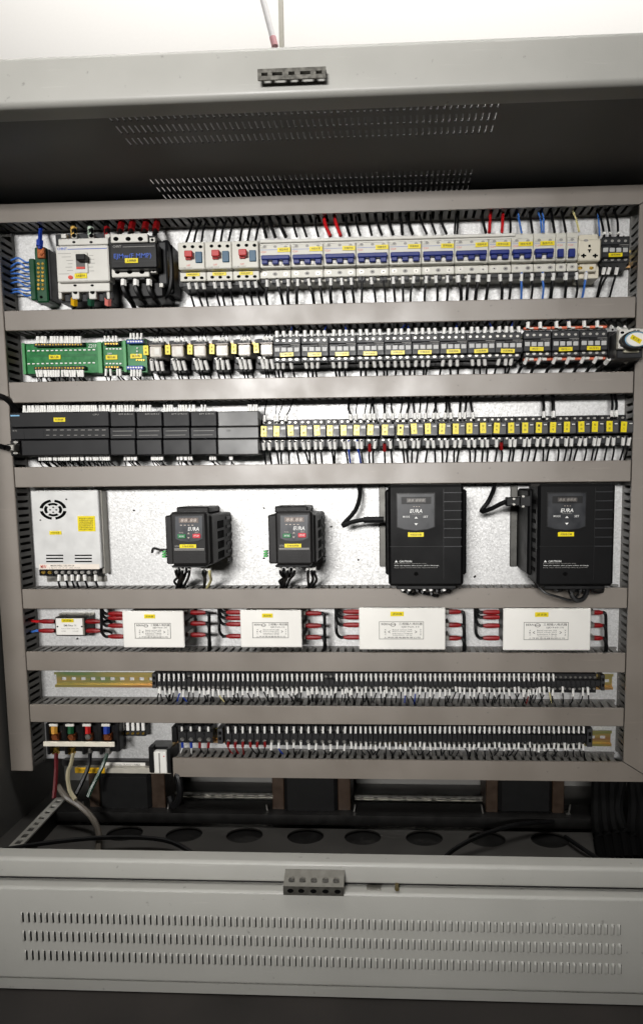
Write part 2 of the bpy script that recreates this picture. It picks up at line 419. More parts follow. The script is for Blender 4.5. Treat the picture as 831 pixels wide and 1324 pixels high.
# floor panel with round cable holes
hc = [159, 237, 316, 395, 469, 548, 628, 708]
hy = F(395, 1081, ZF); rx = 25.0*(hy.y-CAMY)/FPX; ry = rx*0.74
fm = MB(); hx = [F(x, 1080.5, ZF).x for x in hc]; yh = hy.y
y0, y1 = yh-ry*1.2, yh+ry*1.2
fm.box(XW0, XW1, y1, YB, ZF-0.003, ZF); fm.box(XW0, XW1, -DF+0.004, y0, ZF-0.003, ZF)
xc = XW0
for x in hx:
    fm.box(xc, x-rx*1.2, y0, y1, ZF-0.003, ZF); xc = x+rx*1.2
    N = 32
    inn = [(x+rx*math.cos(2*math.pi*k/N), yh+ry*math.sin(2*math.pi*k/N)) for k in range(N)]
    out = []
    for k in range(N):
        ca, sa = math.cos(2*math.pi*k/N), math.sin(2*math.pi*k/N); s_ = 1.2/max(abs(ca), abs(sa)); out.append((x+rx*ca*s_, yh+ry*sa*s_))
    fm.add([(p[0], p[1], ZF) for p in inn]+[(p[0], p[1], ZF) for p in out]+[(p[0], p[1], ZF-0.003) for p in inn],
           [(k, (k+1) % N, N+(k+1) % N, N+k) for k in range(N)]+[(k, (k+1) % N, 2*N+(k+1) % N, 2*N+k) for k in range(N)])
fm.box(xc, XW1, y0, y1, ZF-0.003, ZF)
fm.build('floor_panel', mat('shaded_floor_paint', (74, 72, 69), 0.55, var=0.15, nscale=14), cab)  # floor colour darkened to carry the shade at the cabinet bottom
# front frame: top beam and sill, folded sheet with rounded edges
def folded(z0, z1, d0, d1, r=0.006, n=4):
    pr = []
    for (cx, cz, a0) in ((d1-r, z1-r, 90), (d1-r, z0+r, 0)):
        for k in range(n+1):
            a = math.radians(a0-90*k/n); pr.append((cx+r*math.cos(a), cz+r*math.sin(a)))
    pr += [(d0, z0), (d0, z1)]
    return pr
zt0, zt1 = P(517, 119, DF).z, P(517, 51, DF).z
XF0, XF1 = XW0-0.03, XW1+0.03
MB().extrude_x(folded(zt0, zt1, DF-0.03, DF, 0.007), XF0, XF1).build('top_beam', paint, cab, True)
MB().box(XF0, XF1, -DF+0.031, YB+0.003, zt1-0.004, zt1-0.001).build('roof_flange', paint, cab) if False else None
zs0, zs1 = P(517, 1144.5, DF).z, P(517, 1118, DF).z
MB().extrude_x(folded(zs0, zs1, DF-0.022, DF, 0.005), XF0, XF1).build('sill', paint, cab, True)
MB().box(XF0, XW0-0.004, -DF+0.004, -DF+0.03, zs1+0.001, zt0-0.001).build('frame_post', paint, cab)
MB().box(XW1+0.004, XF1, -DF+0.004, -DF+0.03, zs1+0.001, zt0-0.001).build('frame_post', paint, cab)
MB().box(XF0, XF1, -DF+0.007, -DF+0.02, zs0-0.02, zs0-0.001).build('gap_shade_strip', dark, cab)  # dark strip standing in for the shade in the gap
MB().box(XW0, XW1, -DF+0.024, -DF+0.026, ZF+0.001, zs0-0.002).build('sill_riser', paint, cab)
# lower panel with rows of louvres
zp1 = P(517, 1156.5, DPN).z; zb_ = P(517, 1278, DPN).z; ze = P(517, 1295, DPN).z
lp = MB().extrude_x(folded(zb_, zp1, DPN-0.03, DPN, 0.004, 5), XF0, XF1).build('lower_panel', paint, cab, True)
MB().extrude_x([(DPN-0.03, zb_-0.0005), (DPN-0.001, zb_-0.0005), (DPN-0.0045, ze), (DPN-0.03, ze)], XF0, XF1).build('plinth', paint, cab)
MB().box(XF0, XF1, -DPN+0.032, YB, gz+0.001, ZF-0.006).build('base_frame', dark, cab)
def louvre_mesh():
    wv, hv, dv_ = 0.0040, 0.0160, 0.0024
    n = 8; vs = []; rows = 5
    pts = []
    for j in range(n+1):                                   # along the height, rounded ends
        t = -1+2*j/n; half = math.sqrt(max(0, 1-abs(t)**4))
        row = []
        for i in range(rows):
            s_ = i/(rows-1); row.append((-wv/2+wv*s_, -dv_*half*math.sin(s_*math.pi*0.62)/math.sin(0.62*math.pi if False else math.pi/2), t*hv/2))
        pts.append(row)
    me = bpy.data.meshes.new('louvre'); vv = [p for r_ in pts for p in r_]; ff = []
    for j in range(n):
        for i in range(rows-1):
            ff.append((j*rows+i, j*rows+i+1, (j+1)*rows+i+1, (j+1)*rows+i))
    nf = len(ff); b0 = len(vv); vv += [(wv/2+x_, -0.0002, z_) for x_, z_ in ((-0.0002, -hv*0.46), (0.0013, -hv*0.40), (0.0013, hv*0.40), (-0.0002, hv*0.46))]; ff.append((b0, b0+1, b0+2, b0+3))
    me.from_pydata(vv, [], ff); me.materials.append(paint); me.materials.append(hole); me.polygons[nf].material_index = 1
    bm = bmesh.new(); bm.from_mesh(me); bmesh.ops.recalc_face_normals(bm, faces=bm.faces[:]); bm.to_mesh(me); bm.free()
    me.polygons.foreach_set('use_smooth', [True]*len(me.polygons))
    return me
lm = louvre_mesh()
lo_ = Vector(lp['_o'])
for (xa, ya, xb, yb) in ((28.5, 1189, 798.5, 1200), (31, 1213, 799.5, 1225), (33.5, 1237.5, 799.5, 1251)):
    pa, pb = P(xa, ya, DPN), P(xb, yb, DPN); zr = (P(28.5+380, (ya+yb)/2-0.6, DPN).z)
    for i in range(96):
        o = bpy.data.objects.new('louvre', lm); COL.objects.link(o); o.parent = lp
        o.location = Vector((pa.x+(pb.x-pa.x)*i/95, -DPN-0.0001, zr))-lo_
# strike brackets and bolt
def bracket(x0, y0, x1, y1, mt, tilt, holes):
    r = R(x0, y0, x1, y1, DF+0.012)
    mb = MB(); z0, z1, X0, X1 = r[2], r[3], r[0], r[1]
    d = DF+0.012
    # face with oblong holes: bars around the holes
    xs = [X0]; 
    for (c, w) in holes: xs += [X0+(X1-X0)*(c-w/2), X0+(X1-X0)*(c+w/2)]
    xs.append(X1)
    hz0, hz1 = z0+(z1-z0)*0.36, z0+(z1-z0)*0.66
    mb.box(X0, X1, -d, -d+0.002, hz1, z1); mb.box(X0, X1, -d, -d+0.002, z0, hz0)
    for i in range(0, len(xs), 2): mb.box(xs[i], xs[i+1], -d, -d+0.002, hz0+0.0001, hz1-0.0001)
    if tilt > 0: mb.box(X0, X1, -d+0.0021, -DF-0.0002, z1-0.002, z1-0.0001)
    else: mb.box(X0, X1, -d+0.0021, -DF-0.0002, z0+0.0001, z0+0.002)
    return mb.build('strike_bracket', mt, cab)
bracket(333, 87.5, 421, 102, mat('bracket_zinc', (104, 102, 96), 0.4, 0.6, var=0.25, nscale=200), 1, [(0.1, 0.09), (0.29, 0.15), (0.5, 0.09), (0.70, 0.15), (0.9, 0.09)])['label'] = 'perforated strike bracket on the top beam'
r = R(366, 1135, 444, 1158, DPN+0.006); DB = DPN+0.006; zm = r[2]+(r[3]-r[2])*0.5
bk = MB(); bk.box(r[0], r[1], -DB, -DB+0.002, r[2], zm)
bk.add([(r[0], -DB+0.0001, zm), (r[1], -DB+0.0001, zm), (r[1], -DF-0.001, r[3]), (r[0], -DF-0.001, r[3])], [(0, 1, 2, 3)])
bk.box(r[0], r[0]+0.002, -DB+0.002, -DF-0.001, r[2], zm); bk.box(r[1]-0.002, r[1], -DB+0.002, -DF-0.001, r[2], zm)
bko = bk.build('strike_bracket', mat('dull_zinc', (92, 90, 84), 0.45, 0.7, var=0.2, nscale=150), cab); bko['label'] = 'folded zinc strike bracket over the sill gap'
bh = MB()
for c in (0.12, 0.3, 0.5, 0.7, 0.9):
    x = r[0]+(r[1]-r[0])*c; bh.cyl(x, r[2]+(zm-r[2])*0.5, 0.0042, 0.0028, DB-0.001, DB+0.0003, 12)
bh.build('bracket_holes', hole, cab)
bs = MB()
for c in (0.13, 0.31, 0.5, 0.69, 0.87):
    x = r[0]+(r[1]-r[0])*c; z = zm+(r[3]-zm)*0.5; bs.cyl(x, z, 0.004, 0.0024, DPN, DPN+0.0022, 10)
bs.build('bracket_screw', steel, cab)
MB().cpx(513, 1150, 3, 2.8, DF-0.002, DF+0.009, 10).cpx(513, 1150, 1.6, 1.5, DF+0.009, DF+0.011, 8).build('sill_bolt', mat('dull_brass', (112, 100, 66), 0.45, 0.6), cab)
MB().px(474, 1148, 492, 1151.5, DF-0.002, DF+0.005).build('latch_tag', galv2, cab)
# wall vents low on the left side
vs_ = MB()
for i in range(6):
    for j in range(3):
        vs_.box(XW0+0.0002, XW0+0.002, -0.16-i*0.013, -0.153-i*0.013, EYE-0.455+j*0.012, EYE-0.447+j*0.012)
vs_.build('side_vents', dark, cab)

# ------------------------------------------------------------------ cable ducts
DL = 0.045; DW = 0.0405
LIDZ = {1: (P(415, 251.5, DL).z, P(415, 275.8, DL).z)}
for k, (a, c) in {2: (0.27709, 0.24542), 3: (0.16422, 0.1309), 4: (0.02676, -0.00677), 5: (-0.17705, -0.21053), 6: (-0.28426, -0.31722), 7: (-0.37653, -0.40789)}.items():
    LIDZ[k] = (EYE+a, EYE+c)
LIDZ[8] = (P(517, 983, DL).z, P(517, 1007.5, DL).z)
XL, XR = -0.6351, 0.3639
def fingers_h(mb, x0, x1, z0, z1, pitch=0.0129, slot=0.0052):
    mb.box(x0, x1, -0.007, -0.0005, z0, z1); mb.box(x0, x1, -DW, -DW+0.004, z0, z1)
    n = int((x1-x0)/pitch); x = x0+0.002
    for i in range(n):
        mb.box(x, x+pitch-slot, -DW+0.004, -0.007, z0, z1); x += pitch
def hduct(k, x0, x1, desc, mitre=(0, 0)):
    zt, zb = LIDZ[k]
    o = thing('cable_duct', desc, 'cable duct', ((x0+x1)/2, 0, (zt+zb)/2), 'grey slotted cable ducts')
    w = zt-zb; z0, z1 = zb, zt
    if mitre == (0, 0): MB().box(x0, x1, -DL, -DL+0.0035, z0, z1, 0.0010).build('lid', pvc, o)
    else: MB().prism([(x0, z0 if mitre[2] > 0 else z0), (mitre[0], z0), (mitre[1], z1), (x0, z1)], DL-0.0035, DL).build('lid', pvc, o)
    xr = x1 if mitre == (0, 0) else min(mitre[0], mitre[1])
    for (a, c) in ((z0+0.0015, z0+0.0033), (z1-0.0033, z1-0.0015)):
        s_ = MB(); fingers_h(s_, x0+0.001, xr-0.001, a, c); s_.build('slotted_wall', pvcside, o)
    MB().box(x0+0.001, xr-0.001, -0.0030, -0.0005, z0+0.0034, z1-0.0034).build('base', pvcside, o)
    return o
XLe = P(-60, 275, DL).x; XRi = XR+0.0015; XRo = XRi+0.052
hduct(1, XLe, XRo, 'long grey cable duct along the top under the cabinet roof', (XRi, XRo, 1))
names = {2: 'grey cable duct between the breaker row and the contactor row', 3: 'grey cable duct directly above the long black controller', 4: 'grey cable duct directly above the drives and power supply',
         5: 'grey cable duct directly below the four black drives', 6: 'grey cable duct directly below the four white filter boxes', 7: 'grey cable duct between the two rows of terminal blocks'}
for k in range(2, 8): hduct(k, XL, XR, names[k])
zt8, zb8 = LIDZ[8]
hduct(8, P(224, 993, DL).x, XRo, 'bottom grey cable duct, shorter at its left end, over the transformers', (XRo, XRi, 1))
def vduct(x0, x1, za, zb, desc, poly=None):
    o = thing('cable_duct', desc, 'cable duct', ((x0+x1)/2, 0, zb), 'grey slotted cable ducts')
    if poly: MB().prism(poly, DL-0.0035, DL).build('lid', pvc, o)
    else: MB().box(x0, x1, -DL, -DL+0.0035, zb, za, 0.001).build('lid', pvc, o)
    for (a, c) in ((x0+0.0015, x0+0.0033), (x1-0.0033, x1-0.0015)):
        mb = MB(); mb.box(a, c, -0.007, -0.0005, zb, za); mb.box(a, c, -DW, -DW+0.004, zb, za)
        z = zb+0.003; pt = 0.0119; sl = 0.0048
        while z < za-pt:
            mb.box(a, c, -DW+0.004, -0.007, z, z+pt-sl); z += pt
        mb.build('slotted_wall', pvcside, o)
    MB().box(x0+0.0034, x1-0.0034, -0.003, -0.0005, zb, za).build('base', pvcside, o)
    return o
zvb = P(30, 997, DL).z
vduct(P(14, 990, DL).x, XL-0.0012, LIDZ[1][1]-0.0012, zvb, 'upright grey cable duct along the left edge of the back plate')
vduct(XRi, XRo, LIDZ[1][1]-0.001, zt8+0.001, 'upright grey cable duct along the right edge of the back plate',
      [(XRi, zt8+0.0015), (XRo, zb8+0.0015), (XRo, LIDZ[1][0]-0.0015), (XRi, LIDZ[1][1]-0.0015)])

# ------------------------------------------------------------------ DIN rails
def rail(xa, xb, z, desc, slots=None):
    hh = 0.0135
    o = thing('mounting_rail', desc, 'rail', ((xa+xb)/2, 0, z), 'mounting rails')
    m_ = MB()
    m_.box(xa, xb, -0.0085, -0.0072, z+hh*0.68, z+hh); m_.box(xa, xb, -0.0085, -0.0072, z-hh, z-hh*0.68)
    m_.box(xa, xb, -0.0072, -0.0012, z+hh*0.68, z+hh*0.76); m_.box(xa, xb, -0.0072, -0.0012, z-hh*0.76, z-hh*0.68)
    x = xa; p_ = 0.0175
    m_.box(xa, xb, -0.0024, -0.0012, z+hh*0.2, z+hh*0.68); m_.box(xa, xb, -0.0024, -0.0012, z-hh*0.68, z-hh*0.2)
    while x < xb:
        e_ = min(x+p_*0.5, xb); m_.box(x, e_, -0.0024, -0.0012, z-hh*0.2, z+hh*0.2); x += p_
    m_.build('rail', railm, o)
    return o
zr1 = P(228, 350, 0.008).z; zr2 = P(400, 452, 0.008).z; zr3 = P(400, 560, 0.008).z; zr6 = P(136, 879, 0.008).z; zr7 = P(540, 953, 0.008).z
rail(P(140, 352).x, P(812, 330).x, zr1, 'golden steel rail behind the row of breakers')
rail(P(35, 463).x, P(800, 440).x, zr2, 'golden steel rail behind the contactors and green boards')
rail(P(20, 560).x, P(800, 550).x, zr3, 'golden steel rail behind the slim relays')
rail(P(74.5, 879).x, P(790, 880).x, zr6, 'golden slotted steel rail with a bare left end beside terminals')
rail(P(225, 948).x, P(788, 955).x, zr7, 'golden steel rail behind the lowest row of terminals')

# ================================================================== ROW 1
def vwire(label, x, y_end, k, above, d_end, color, r, group, dx=0.0, slv=None, d0=0.020, slvmat=None, inset=0.0, mid=0.5):
    """wire between duct k and a terminal at pixel (x, y_end); above: duct is above the terminal"""
    e = P(x, y_end, d_end)
    zd = LIDZ[k][1]+0.006 if above else LIDZ[k][0]-0.006
    ps = Vector((e.x+dx, -d0, zd))
    mp_ = ps.lerp(e, mid); mp_.x += random.uniform(-0.0015, 0.0015)+dx*0.15
    mp_.y -= 0.004
    e2 = e+Vector((0, 0, -0.002 if above else 0.002))
    if slv:
        ln = slv*PX*(1 if not above else 1)
        s0 = e; s1 = e+(mp_-e).normalized()*ln; s1.x = e.x+(s1.x-e.x)*0.6
        sv = (s0, s1, max(r*1.5, 0.0029)); pts = [ps, mp_, s1, e2]
    else: sv = None; pts = [ps, mp_, e2]
    return wire(label, pts, r, color, group, sv, slvmat=slvmat)

# neutral distribution block
t = thing('distribution_block', 'green distribution block with two columns of brass screws, far left', 'terminal block', P(53, 350))
MB().px(46, 319, 61, 391, 0, 0.034, 0.002).px(38.5, 334, 46, 388, 0, 0.024, 0.0015).build('housing', green, t)
MB().px(62, 322, 66, 388, 0, 0.028, 0.001).build('side_plate', dgrey, t)
for j in range(7):
    for i in range(2):
        MB().cpx(50+i*5.4, 341+j*5.4, 1.9, 1.7, 0.033, 0.0355, 8).build('screw', brass, t)
MB().px(48, 320, 58, 334, 0.033, 0.037, 0.001).build('clamp', copper, t)
MB().cpx(53, 327, 3, 2.6, 0.037, 0.039, 10).build('clamp_screw', copper, t)
MB().cpx(53.5, 384, 2, 1.8, 0.0335, 0.0345, 10).build('mounting_hole', hole, t)
p1, p2 = P(52, 318, 0.037), P(53, 296, 0.02)
wire('thick blue cable entering the top of the green distribution block', [P(52, 322, 0.038), P(52, 312, 0.036), P(53, 297, 0.022), P(54, 286, 0.02)], 0.0032, wdblue, 'wires of the distribution block', (P(51.5, 319, 0.039), P(52, 311, 0.038), 0.0055), slvmat=wdblue)
for j in range(8):
    y = 338+j*6.2
    wire('%s thin blue wire from top between left duct and green distribution block' % ORD[j], [P(14, y+random.uniform(-3, 3), 0.016), P(24, y-3+random.uniform(-2, 2), 0.02), P(34, y+1, 0.02), P(42, y, 0.022)], 0.0011, wblue, 'thin blue wires left of the distribution block')

# moulded-case breaker
t = thing('moulded_case_breaker', 'white moulded-case circuit breaker with black toggle and blue line', 'circuit breaker', P(108, 345))
MB().px(74, 302, 140, 390, 0, 0.040, 0.001).build('base', dgrey, t)
MB().px(73, 317, 141, 364, 0.04, 0.060, 0.0015).build('cover', white, t)
m_ = MB().px(75.5, 308, 140, 316.4, 0.04, 0.052, 0.001)
for x in (82.5, 96, 118, 139): m_.px(x-3.4, 302, x+3.2, 308, 0.04, 0.050, 0.0008)
m_.build('line_terminal_cover', white, t)
m_ = MB().px(75, 364.4, 142, 377, 0.04, 0.052, 0.001)
for (a, c) in ((75.5, 80), (93, 102.5), (115, 124.5), (138, 142)): m_.px(a, 377, c, 386.5, 0.04, 0.050, 0.001)
m_.build('load_terminal_cover', white, t)
for x in (97.3, 119.5):
    MB().cpx(x, 377.6, 2.8, 2.4, 0.050, 0.0515, 10).build('screw', hole, t); MB().cpx(x, 369, 2.2, 1.4, 0.052, 0.0524, 8).build('screw', hole, t)
    MB().cpx(x-1.5, 304.5, 2.8, 2.4, 0.050, 0.0512, 10).build('screw', hole, t); MB().cpx(x-1.5, 313, 2.2, 1.5, 0.052, 0.0524, 8).build('screw', hole, t)
e_ = MB(); e_.px(96.5, 326, 113.5, 353, 0.06, 0.0625, 0.0008); e_.build('escutcheon', white, t)
MB().px(98.5, 330, 110, 348, 0.0625, 0.063, 0).build('toggle_slot', mat('toggle_recess', (88, 84, 82), 0.5), t)
MB().px(97.8, 328, 110.4, 336, 0.0625, 0.074, 0.001).build('toggle', black, t)
MB().px(99, 345, 110, 347.6, 0.063, 0.0633).build('trip_mark', inkr, t)
MB().px(87.5, 321.2, 138.5, 322, 0.0602, 0.0605).build('blue_line', inkb, t)
letters(t, 'CHNT', (74, 320, 87, 323.4), 0.0605, inkb)
for j, (a, c) in enumerate(((75, 92), (80, 92), (86, 95), (88, 94), (85, 94), (87, 95), (76, 90))):
    MB().px(a, 327.5+j*4.4, c, 328.0+j*4.4, 0.0602, 0.0604).build('print_line', inkg, t)
for j in range(5): MB().px(115, 330+j*5, 121+(j % 3), 330.5+j*5, 0.0602, 0.0604).build('print_line', inkg, t)
MB().cpx(91.3, 358.5, 3.2, 2.4, 0.06, 0.0612, 12).build('test_button', inkr, t)
sticker(t, (97, 353.6, 113, 360), 0.0602, '主电源开关')
for x, c, nm in ((96, wyel, 'yellow'), (118, wgreen, 'green'), (139, wred, 'red')):
    wire('%s-sleeved power cable going up from the white moulded-case breaker' % nm, [P(x, 304, 0.046), P(x, 297, 0.042), P(x-1, 289, 0.03), P(x-2, 280, 0.02)], 0.0042, wblack, 'power cables of the moulded-case breaker', (P(x, 306, 0.046), P(x-0.5, 295, 0.040), 0.0052), slvmat={'yellow': mat('amber_sleeve', (208, 168, 90), 0.4), 'green': mat('pale_sleeve', (180, 196, 180), 0.4), 'red': redsl}[nm])
for x, c, nm in ((96.5, mat('yellow_sleeve', (220, 170, 20), 0.4), 'yellow'), (118, mat('green_sleeve', (30, 76, 56), 0.4), 'dark green'), (140, mat('pink_sleeve', (212, 120, 112), 0.4), 'pinkish red')):
    wire('%s-sleeved power cable leaving the bottom of the moulded-case breaker' % nm, [P(x, 383, 0.046), P(x, 389, 0.044), P(x, 396, 0.03), P(x, 404, 0.02)], 0.0042, wblack, 'power cables of the moulded-case breaker', (P(x, 386, 0.046), P(x, 394, 0.040), 0.0056), slvmat=c)
    MB().px(x-6.5, 377.5, x+6.5, 387, 0.040, 0.0455, 0.0008).build('terminal_well', black, t)

# main contactor with overload relay
t = thing('main_contactor', 'big black contactor with blue marking beside the moulded-case breaker', 'contactor', P(175, 345))
MB().px(142, 305, 204, 356, 0, 0.060, 0.001).build('base', black, t)
MB().px(142.5, 313.6, 203.5, 347, 0.06, 0.080, 0.002).build('front_cover', black, t)
MB().px(143, 302, 191, 313.3, 0.03, 0.066, 0.001).build('terminal_strip', white, t)
MB().px(144.5, 347.2, 193, 358, 0.03, 0.066, 0.001).build('terminal_strip', white, t)
for i in range(3):
    MB().cpx(150+i*15.8, 308.8, 3.4, 2.6, 0.066, 0.0665, 10).build('terminal_hole', hole, t)
    MB().cpx(152+i*15.8, 351.4, 3.4, 2.6, 0.066, 0.0665, 10).build('terminal_hole', hole, t)
    MB().px(148.5+i*15.8, 358, 156+i*15.8, 362, 0.04, 0.064, 0.001).build('terminal_foot', black, t)
m_ = MB(); m_.px(204, 312, 216, 368, 0, 0.055, 0.002).px(216, 316, 224, 380, 0, 0.035, 0.002); m_.build('auxiliary_block', dgrey, t)
for (x, y) in ((197, 310), (198.5, 349.5)):
    MB().px(x-3.5, y-3, x+3.5, y+3, 0.06, 0.068, 0.0006).build('coil_terminal', white, t); MB().cpx(x, y, 2, 1.7, 0.068, 0.0685, 8).build('screw', hole, t)
MB().px(159, 364, 212, 385, 0, 0.050, 0.003).build('overload_relay', black, t)
letters(t, 'CHNT', (146, 317, 157, 320.3), 0.0803, inkg); MB().px(159, 318.4, 200, 319, 0.0801, 0.0803).build('grey_line', inkg, t)
letters(t, 'EJMw(F MMP)', (147.5, 327.5, 196, 335.5), 0.0803, inkb)
MB().px(144, 337.5, 201, 338, 0.0801, 0.0802).build('cover_seam', dgrey, t)
sticker(t, (162, 334, 179, 340.2), 0.0806, '主接触器')
for i, x in enumerate((157.5, 171.5, 189, 203)):
    wire('red-sleeved power cable above the big black contactor, %s from left' % ORD[i], [P(x-3, 306, 0.058), P(x-2, 299, 0.05), P(x, 292, 0.034), P(x+1, 282, 0.02)], 0.0040, wblack, 'power cables of the big contactor', (P(x-1.5, 298, 0.048), P(x+0.5, 287, 0.028), 0.0054), slvmat=redsl)
for i, x in enumerate((160, 176, 193)):
    wire('thick black cable curving down from the big contactor, %s from left' % ORD[i], [P(x, 362, 0.058), P(x, 372, 0.060), P(x+5, 383, 0.055), P(x+12, 393, 0.035), P(x+16, 404, 0.02)], 0.0040, wblack, 'power cables of the big contactor', (P(x, 362, 0.059), P(x, 370, 0.0605), 0.0046))
wire('black cable looping round the auxiliary block of the big contactor', [P(207, 320, 0.03), P(216, 313, 0.045), P(221, 330, 0.05), P(222, 360, 0.05), P(218, 380, 0.045), P(210, 386, 0.03)], 0.0035, wblack, 'power cables of the big contactor')
MB().px(206, 366, 211, 371, 0.05, 0.056, 0.0005).build('relay_terminal', white, t)

# motor protection switches
def motor_switch():
    o = thing('motor_switch', '', 'motor switch', P(248, 342), 'white motor protection switches')
    MB().px(231, 350, 267, 371, 0, 0.040, 0.001).build('base', black, o)
    MB().px(230.3, 313, 264.4, 348.2, 0.01, 0.064, 0.0012).build('cover', cream, o)
    MB().px(233, 351.6, 266.6, 363.5, 0.01, 0.052, 0.001).build('terminal_cover', cream, o)
    MB().px(238, 323.5, 248.3, 332, 0.064, 0.074, 0.001).px(239.5, 332, 247, 335.5, 0.064, 0.068, 0.0006).build('stop_button', red, o)
    MB().px(252.3, 325, 261, 339.5, 0.064, 0.0665, 0.0008).build('start_button', teal, o)
    for x in (238.7, 249, 259.3):
        MB().cpx(x, 319, 2.5, 2.0, 0.064, 0.0644, 8).build('terminal_hole', hole, o); MB().cpx(x+1.6, 359.2, 2.5, 1.8, 0.052, 0.0524, 8).build('terminal_hole', hole, o)
        MB().px(x-3, 365, x+5, 371, 0.04, 0.047, 0.0008).build('clamp', dgrey, o)
    letters(o, 'OFF', (241, 342, 246, 344.5), 0.0643, inkr); letters(o, 'GV2-ME CHNT', (232, 345.4, 249, 347.2), 0.0643, inkg)
    sticker(o, (240.8, 353, 258.5, 357.3), 0.0522, '电机保护')
    return o
ms = motor_switch(); index_kids(ms)
msl = ['left', 'middle', 'right']
for i in range(3):
    q = ms if i == 0 else copy_tree(ms, P(248+i*34.7, 342-i*0.9, 0.064).x-P(248, 342, 0.064).x)
    q['label'] = '%s motor protection switch of three, red button and teal button' % msl[i]
for i in range(3):
    for j in range(3):
        x = 240.6+i*34.7+j*10+(i == 0)*0; y = 312.5-i*0.9
        vwire('%s black wire above the %s motor protection switch' % (ORD[j], msl[i]), x, y, 1, True, 0.05, wblack, 0.0014, 'wires above the motor switches', random.uniform(0.002, 0.006), d0=0.02)
        x = 243.6+i*33.6+j*9.6
        vwire('%s sleeved black wire below the %s motor protection switch' % (ORD[j], msl[i]), x, 365.5-i*0.9, 2, False, 0.050, wblack, 0.0013, 'wires below the motor switches', random.uniform(-0.002, 0.005), slv=7)

# miniature breakers
TT = ['液压电机', '冷却水泵', '主轴风机', '排屑电机', '润滑电机', '照明回路', '伺服电源', '控制回路', '插座电源', '备用开关']
def breaker(xa, xb, ya, poles, k):
    # ya: top of front cover in pixels at its middle
    o = thing('miniature_breaker', '', 'circuit breaker', P((xa+xb)/2, ya+20), 'cream miniature breakers with blue handles')
    MB().px(xa+0.3, ya-6, xb-0.3, ya+50, 0, 0.036, 0.0008).build('housing', cream, o)
    MB().px(xa+0.25, ya, xb-0.25, ya+30, 0.036, 0.056, 0.0012).build('front_cover', cream, o)
    MB().px(xa+0.25, ya+33.5, xb-0.25, ya+44, 0.036, 0.046, 0.001).build('terminal_shoulder', cream, o)
    pw = (xb-xa)/poles
    hb = MB(); 
    if poles > 1: hb.px(xa+2, ya+13.5, xb-2, ya+19.5, 0.056, 0.066, 0.0012)
    for i in range(poles):
        c = xa+pw*(i+0.5); w_ = pw*0.29
        hb.px(c-w_, ya+(16 if poles > 1 else 14.5), c+w_, ya+25.5, 0.056, 0.063, 0.001)
        MB().px(c+pw*0.5-2.0 if i < poles-1 else c+w_+0.3, ya+18, c+pw*0.5+2.0 if i < poles-1 else c+w_+1.6, ya+27, 0.056, 0.0575, 0.0004).build('handle_rib', white, o)
        MB().cpx(c, ya+38.5, 3.0, 2.2, 0.046, 0.0464, 12).build('screw', inkg if i % 2 else steel, o)
        MB().cpx(c, ya+38.5, 1.3, 0.8, 0.0464, 0.0467, 8).build('screw_slot', dark, o)
        MB().cpx(c, ya+3.0, 2.2, 1.5, 0.056, 0.0563, 10).build('screw', inkg, o)
        MB().px(c-pw*0.34, ya+45, c+pw*0.34, ya+50.5, 0.034, 0.044, 0.0008).build('clamp', dgrey, o)
    hb.build('handle', blue, o)
    MB().px(xa+1.5, ya+6.8, xb-1.5, ya+7.2, 0.0561, 0.0563).build('blue_line', inkb, o)
    letters(o, 'CHNT', (xa+1.6, ya+3.6, xa+1.6+min(9, pw*0.6), ya+5.8), 0.0563, inkg)
    letters(o, 'C20', (xa+2, ya+9, xa+2+min(7, pw*0.5), ya+11.4), 0.0563, inkr)
    if k < 10: sticker(o, (max(xa+pw*0.9, xb-17.5) if poles == 3 else xa+pw*0.62, ya+4.2, xb-1.0 if poles == 3 else xb-1.2, ya+10), 0.0564, TT[k])
    return o
edges = [335.2, 376, 418, 460, 502.5, 544.6, 587.4, 631.2, 660.4, 689.2, 717.8, 731.6, 746.6]
pol = [3, 3, 3, 3, 3, 3, 3, 2, 2, 2, 1, 1]
def ycov(x): return 315.8-(x-355)*0.0245
for k in range(12):
    xa, xb = edges[k], edges[k+1]
    o = breaker(xa, xb, ycov((xa+xb)/2), pol[k], k)
    settle(o, 0.03)
    o['label'] = ('%s three-pole breaker with blue handle, counting from the red-button switches' % ORD[k] if k < 7 else '%s of three two-pole breakers with blue handles' % msl[k-7] if k < 10 else
                  'single-pole breaker beside the two-pole breakers' if k == 10 else 'single-pole breaker right beside the beige socket')
# white busbar cover along the tops
t = thing('busbar_cover', 'long white busbar cover strip along the tops of the breakers', 'busbar', P(500, 312))
r = R(335.5, 305.5, 666, 309.5, 0.044)
MB().box(r[0], r[1], -0.044, -0.0362, r[2], r[3], 0.0008).build('strip', white, t)
MB().box(r[0], r[1], -0.040, -0.0362, r[2]-0.0022, r[2]-0.0002).build('comb', white, t)
